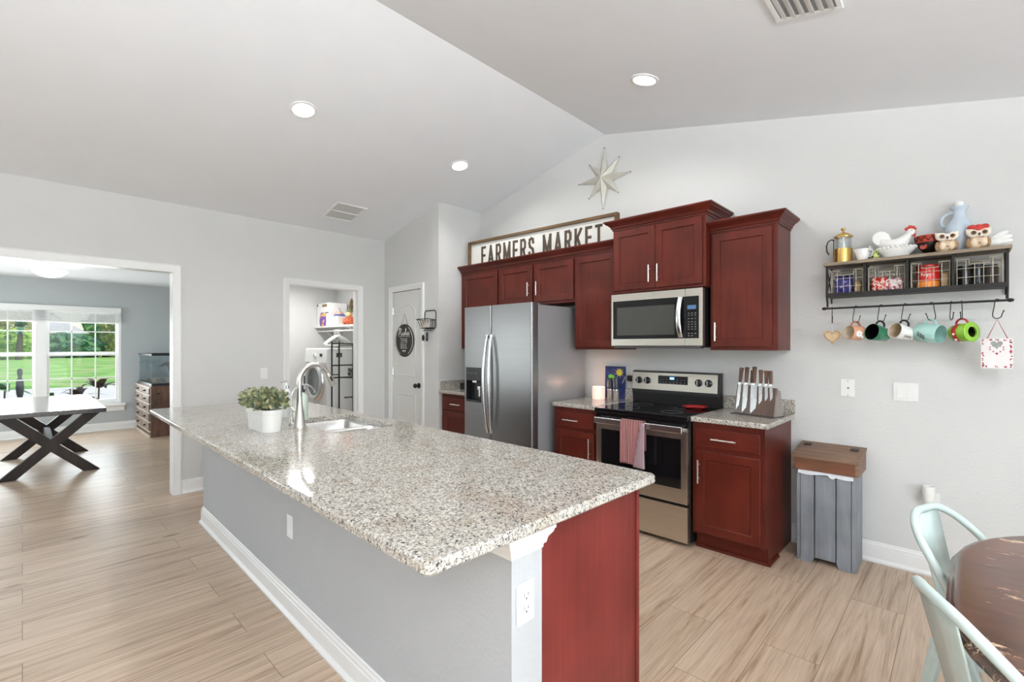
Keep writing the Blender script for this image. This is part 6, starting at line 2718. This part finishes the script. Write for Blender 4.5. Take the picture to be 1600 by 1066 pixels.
for k in range(4):
    hx_ = -6.66 - .05 * k
    t = thing('clothes_hanger', '%s white plastic hanger of the bunch on the laundry rod' % hl[k], 'hanger', (hx_, 3.25, SHZ - .075), math.radians(8 + 4 * k), group='white hangers on the laundry rod')
    m = MB()
    pts = [(0, .034, -.012)]
    for q in range(9):
        a = math.radians(20 + 200 * q / 8)
        pts.append((0, .026 * math.cos(a) + .0, .0 + .026 * math.sin(a)))
    pts += [(0, -.006, -.045), (0, 0, -.075)]
    m.tube(pts, .0055, 8)
    m.build('hook', M_WHITEP, t)
    m = MB()
    m.tube([(0, 0, -.07), (0, -.10, -.115), (0, -.20, -.18), (0, -.215, -.20), (0, -.20, -.215), (0, .20, -.215), (0, .215, -.20), (0, .20, -.18), (0, .10, -.115)], .0085, 8, closed=True)
    m.build('shoulders', M_WHITEP, t)
t = thing('storage_box', 'white cardboard box with tan handle slots and blue stamp on the laundry shelf', 'box', (-7.14, 3.36, SHZ))
m = MB()
m.box(-.25, .17, -.13, .16, .001, .36, .004)
m.build('carton', M_WHITEP, t, smooth=0)
m = MB()
m.box(-.06, .10, -.1315, -.129, .30, .34, .0005)
m.box(-.247, -.20, -.1315, -.129, .315, .352, .0005)
m.build('handle_slot', mat('tan_card', rgb(150, 124, 84), .8), t, smooth=0)
m = MB()
m.box(-.10, .0, -.1315, -.129, .08, .19, .0005)
m.box(-.10, .02, -.1312, -.129, .02, .05, .0005)
m.build('blue_stamp', mat('stamp_blue', rgb(34, 84, 176), .6), t, smooth=0)
m = MB()
m.box(.04, .16, -.1312, -.129, .20, .215)
m.build('printed_line', mat('print_dark', rgb(70, 60, 60), .6), t, smooth=0)
pouch('detergent_pouch', 'purple and yellow detergent pack in front of the white box', 'packet', -7.12, 3.20, .11, .06, .21, speckle('detergent', rgb(110, 80, 160), rgb(226, 170, 70), 14, .54, .4, rgb(190, 90, 60), .64), z=SHZ + .0005)
t = thing('white_bin', 'low white bin full of blue and pink cloths on the laundry shelf', 'bin', (-6.82, 3.31, SHZ))
m = MB()
m.loops([rrect(-.13, .13, -.09, .09, .02, 4, .0005), rrect(-.145, .145, -.10, .10, .022, 4, .14), rrect(-.138, .138, -.094, .094, .02, 4, .14), rrect(-.125, .125, -.085, .085, .02, 4, .012)])
m.build('bin', M_WHITEP, t)
m = MB()
for x, y, r in ((-.08, 0, .05), (.0, -.02, .055), (.08, .02, .05), (-.03, .04, .05)):
    m.ball((x, y, .14), (r, r * .8, .04), 14, 8)
m.build('blue_cloths', mat('cloth_blue', rgb(70, 96, 160), .8, nscale=20, namt=.2), t)
m = MB()
for x, y in ((-.05, .0), (.04, .01)):
    m.ball((x, y, .185), (.06, .04, .028), 14, 8)
m.build('pink_cloths', mat('cloth_pink', rgb(216, 170, 150), .8, nscale=20, namt=.1), t)
m = MB()
m.tube([(.11, -.02, .12), (.125, -.03, .2), (.10, -.03, .25), (.06, -.03, .265)], .004, 6)
m.build('bin_handle', M_BRONZE, t)
t = thing('rabbit_decoration', 'stuffed rabbit decoration with tall brown ears and orange red body on the shelf', 'decoration', (-6.52, 3.36, SHZ))
m = MB()
m.lathe([(0, .001), (.10, .001), (.125, .04), (.11, .09), (.07, .12), (0, .13)], (0, 0, 0), 24)
m.build('body', speckle('rust_cloth', rgb(170, 70, 40), rgb(196, 112, 66), 24, .5, .8, rgb(120, 40, 36), .6), t)
m = MB()
m.ball((-.02, -.02, .17), (.05, .045, .05), 16, 10)
m.build('head', mat('rabbit_cream', rgb(224, 190, 140), .8, namt=.1), t)
for s in (-1, 1):
    m = MB()
    m.tube([(-.02 + s * .02, -.01, .20), (s * .03 + .0, 0, .28), (s * .04 + .04, 0, .36), (.055 + s * .04, 0, .40)], [.012, .024, .022, .006], 10, flat=(1, .5))
    m.build('ear', speckle('ear_brown', rgb(132, 112, 82), rgb(96, 78, 56), 40, .5, .9), t)
m = MB()
m.lathe([(.06, 0), (.062, .01), (.04, .015), (.038, .04), (0, .045)], (-.02, -.01, .20), 18)
m.build('hat', mat('hat_green', rgb(110, 124, 86), .8), t)

# ------------------------------------------------------------------ garden outside the far window
GZ = -.12


def slab(name, x0, x1, y0, y1, z0, z1, m_):
    mm = MB()
    mm.box(x0, x1, y0, y1, z0, z1)
    o_ = mm.build(name, m_, smooth=0)
    o_['kind'] = 'structure'
    return o_


M_LAWN = speckle('lawn', rgb(120, 164, 72), rgb(146, 186, 92), .5, .46, .9, rgb(172, 160, 120), .60)
slab('lawn', -160, -24, -120, 150, GZ - .2, GZ, M_LAWN)
slab('driveway', -24, -13.2, -120, 150, GZ - .2, GZ + .005, mat('pale_concrete', rgb(214, 208, 198), .9, nscale=2, namt=.05))
slab('garden_bed', -13.2, XF - .13, -40, 40, GZ - .2, GZ + .01, mat('mulch', rgb(150, 132, 110), .95, nscale=20, namt=.3))

HEDGE = [speckle('shrub_green', rgb(84, 128, 72), rgb(126, 168, 92), 1.6, .48, .9, rgb(150, 176, 96), .62),
         speckle('shrub_lime', rgb(120, 160, 60), rgb(176, 200, 90), 1.9, .48, .9, rgb(84, 130, 56), .62),
         speckle('shrub_olive', rgb(146, 146, 90), rgb(186, 172, 116), 1.7, .5, .9, rgb(104, 130, 70), .62),
         speckle('shrub_deep', rgb(64, 108, 80), rgb(96, 140, 92), 1.5, .5, .9, rgb(110, 150, 96), .64)]


def shrub(label, x, y, rx_, rz_, mi, sd):
    t = thing('shrub', label, 'shrub', (x, y, GZ), group='shrubs across the lawn')
    mm = MB()
    r0 = random.Random(sd)
    bmesh.ops.create_icosphere(mm.bm, subdivisions=5, radius=1.0)
    for v in mm.bm.verts:
        n = mnoise.noise(v.co * 2.1 + Vector((sd, 0, 0))) * .22 + mnoise.noise(v.co * 6.0 + Vector((sd * 3, 0, 0))) * .16 + mnoise.noise(v.co * 14.0) * .10
        q = v.co * (1 + n)
        v.co = Vector((q.x * rx_, q.y * rx_, max(-.02, (q.z * .62 + .40)) * rz_))
    mm.build('foliage', HEDGE[mi], t, smooth=0)
    mm = MB()
    mm.tube([(0, 0, 0), (.1, 0, rz_ * .4)], .18, 8)
    mm.build('trunk', mat('bark', rgb(96, 84, 70), .9, namt=.3), t)


SH = [(-88, -9, 5.2, 6.5, 0, 'far left deep green shrub beyond the lawn'), (-90, -3.2, 4.2, 7.4, 2, 'dry olive shrub left of the palm beyond the lawn'), (-92, -1.8, 3.4, 6.6, 0, 'green shrub behind the palm beyond the lawn'),
      (-86, 4.6, 3.2, 3.1, 3, 'dark green shrub below the pale roof'), (-86, 9.6, 2.4, 5.4, 2, 'yellowish olive shrub right of the dark green shrub'), (-84, 13.0, 2.6, 5.0, 1, 'bright lime shrub at the right of the window view'),
      (-96, 16.5, 5.0, 8.6, 2, 'tall olive tree crown behind the lime shrub'), (-112, 12.2, 4.6, 9.4, 0, 'tall green tree crown behind the shrubs'), (-128, -1.0, 7.0, 9.6, 3, 'dark tree crown left of the pale roof'),
      (-88, 19.5, 4.6, 6.0, 0, 'green shrub outside the right window edge'), (-90, 28, 6.5, 7.5, 3, 'far right dark shrub beyond the lawn'), (-90, -19, 6.5, 8, 3, 'dark shrub left of the window view'), (-80, -.9, 2.6, 3.4, 1, 'low lime shrub in front of the palm')]
for k, (x, y, a, b, mi, l) in enumerate(SH):
    shrub(l, x, y, a, b, mi, k * 7.3 + 1)
t = thing('house', 'distant house with pale grey hip roof beyond the shrubs', 'house', (-102, 3.0, GZ))
m = MB()
m.box(-4, 4, -3.4, 3.4, 0, 3.5)
m.build('walls', mat('house_wall', rgb(222, 214, 200), .8), t, smooth=0)
m = MB()
v = [(-4.8, -4.2, 3.45), (4.8, -4.2, 3.45), (4.8, 4.2, 3.45), (-4.8, 4.2, 3.45), (0, -.6, 6.2), (0, .4, 6.2)]
for f in ((0, 1, 4), (1, 2, 5, 4), (2, 3, 5), (3, 0, 4, 5), (3, 2, 1, 0)):
    m.face([v[i] for i in f])
bmesh.ops.remove_doubles(m.bm, verts=m.bm.verts, dist=1e-4)
m.build('roof', mat('house_roof', rgb(196, 192, 188), .8, nscale=3, namt=.08), t, smooth=0)


def fronds(mm, n, ln, droop, w_, rng, up=(.2, 1.0), c=(0, 0, 0)):
    for k in range(n):
        a = 2 * PI * k / n + rng.uniform(-.25, .25)
        el = rng.uniform(*up)
        L_ = ln * rng.uniform(.75, 1.1)
        prev = None
        for i in range(7):
            f = i / 6
            r_ = L_ * f * math.cos(el)
            z = L_ * f * math.sin(el) - droop * L_ * f * f
            wd = w_ * (1 - f) ** .6 * (.5 + min(1, f * 4) * .5) + .001
            p = Vector((c[0] + r_ * math.cos(a), c[1] + r_ * math.sin(a), c[2] + z))
            s = Vector((-math.sin(a), math.cos(a), 0)) * wd
            cur = (mm.bm.verts.new(p + s), mm.bm.verts.new(p - s + Vector((0, 0, 0))))
            if prev:
                mm.bm.faces.new((prev[0], prev[1], cur[1], cur[0]))
            prev = cur


t = thing('palm_tree', 'palm tree at the left of the window view beyond the lawn', 'palm', (-76, -.3, GZ))
m = MB()
m.tube([(0, 0, 0), (.1, .1, 2.0), (0, .2, 3.6)], [.3, .24, .2], 10)
m.build('trunk', mat('bark', (1, 1, 1)), t)
m = MB()
fronds(m, 26, 3.0, .55, .22, random.Random(4), (.1, 1.2), (0, .2, 3.6))
m.build('fronds', mat('palm_green', rgb(92, 138, 104), .7, nscale=1, namt=.2), t, smooth=0)

PG = mat('plant_green', rgb(70, 112, 62), .5, nscale=6, namt=.3)
PR = mat('plant_red', rgb(84, 70, 56), .5, nscale=6, namt=.35)
M_STK = mat('plant_stalk', rgb(90, 84, 66), .8)
PL = [('broad leafed dark red and green plant at the right outside the window', 1.0, -12.0, .85, PR, 11, .62), ('low spreading green plant outside the middle of the window', .55, -12.0, .45, PG, 11, .5), ('reddish leafed plant near the middle window bar', .72, -12.3, .62, PR, 9, .5),
      ('green leafed plant just right of the window mullion', .30, -12.0, .55, PG, 10, .5), ('fan leafed green plant left of the window mullion', .12, -12.0, .52, PG, 12, .5), ('low dark plant below the fan leafed plant', -.12, -12.3, .32, PR, 8, .35), ('thin upright plant beside the garden statue', -.24, -12.6, .85, PG, 6, .4)]
for k, (l, y, x, h_, mt, n_, ln_) in enumerate(PL):
    t = thing('garden_plant', l, 'plant', (x, y, GZ + .01), group='plants below the far window')
    m = MB()
    m.tube([(0, 0, 0), (.02, .02, h_ * .9)], .014, 6)
    m.build('stalk', M_STK, t)
    m = MB()
    fronds(m, n_, ln_, .5, .085, random.Random(20 + k), (.2, 1.2), (.02, .02, h_ * .85))
    m.build('leaves', mt, t, smooth=0)
t = thing('garden_statue', 'slim dark garden statue outside the left part of the window', 'statue', (-12.0, -.03, GZ + .01))
m = MB()
m.lathe([(0, 0), (.09, 0), (.10, .02), (.03, .05), (.02, .55), (.03, .60), (.046, .68), (.054, .80), (.046, .92), (.022, .97), (.03, 1.01), (.038, 1.06), (.03, 1.11), (0, 1.13)], (0, 0, 0), 20)
m.build('figure', mat('statue_dark', rgb(58, 62, 66), .6, namt=.2), t)
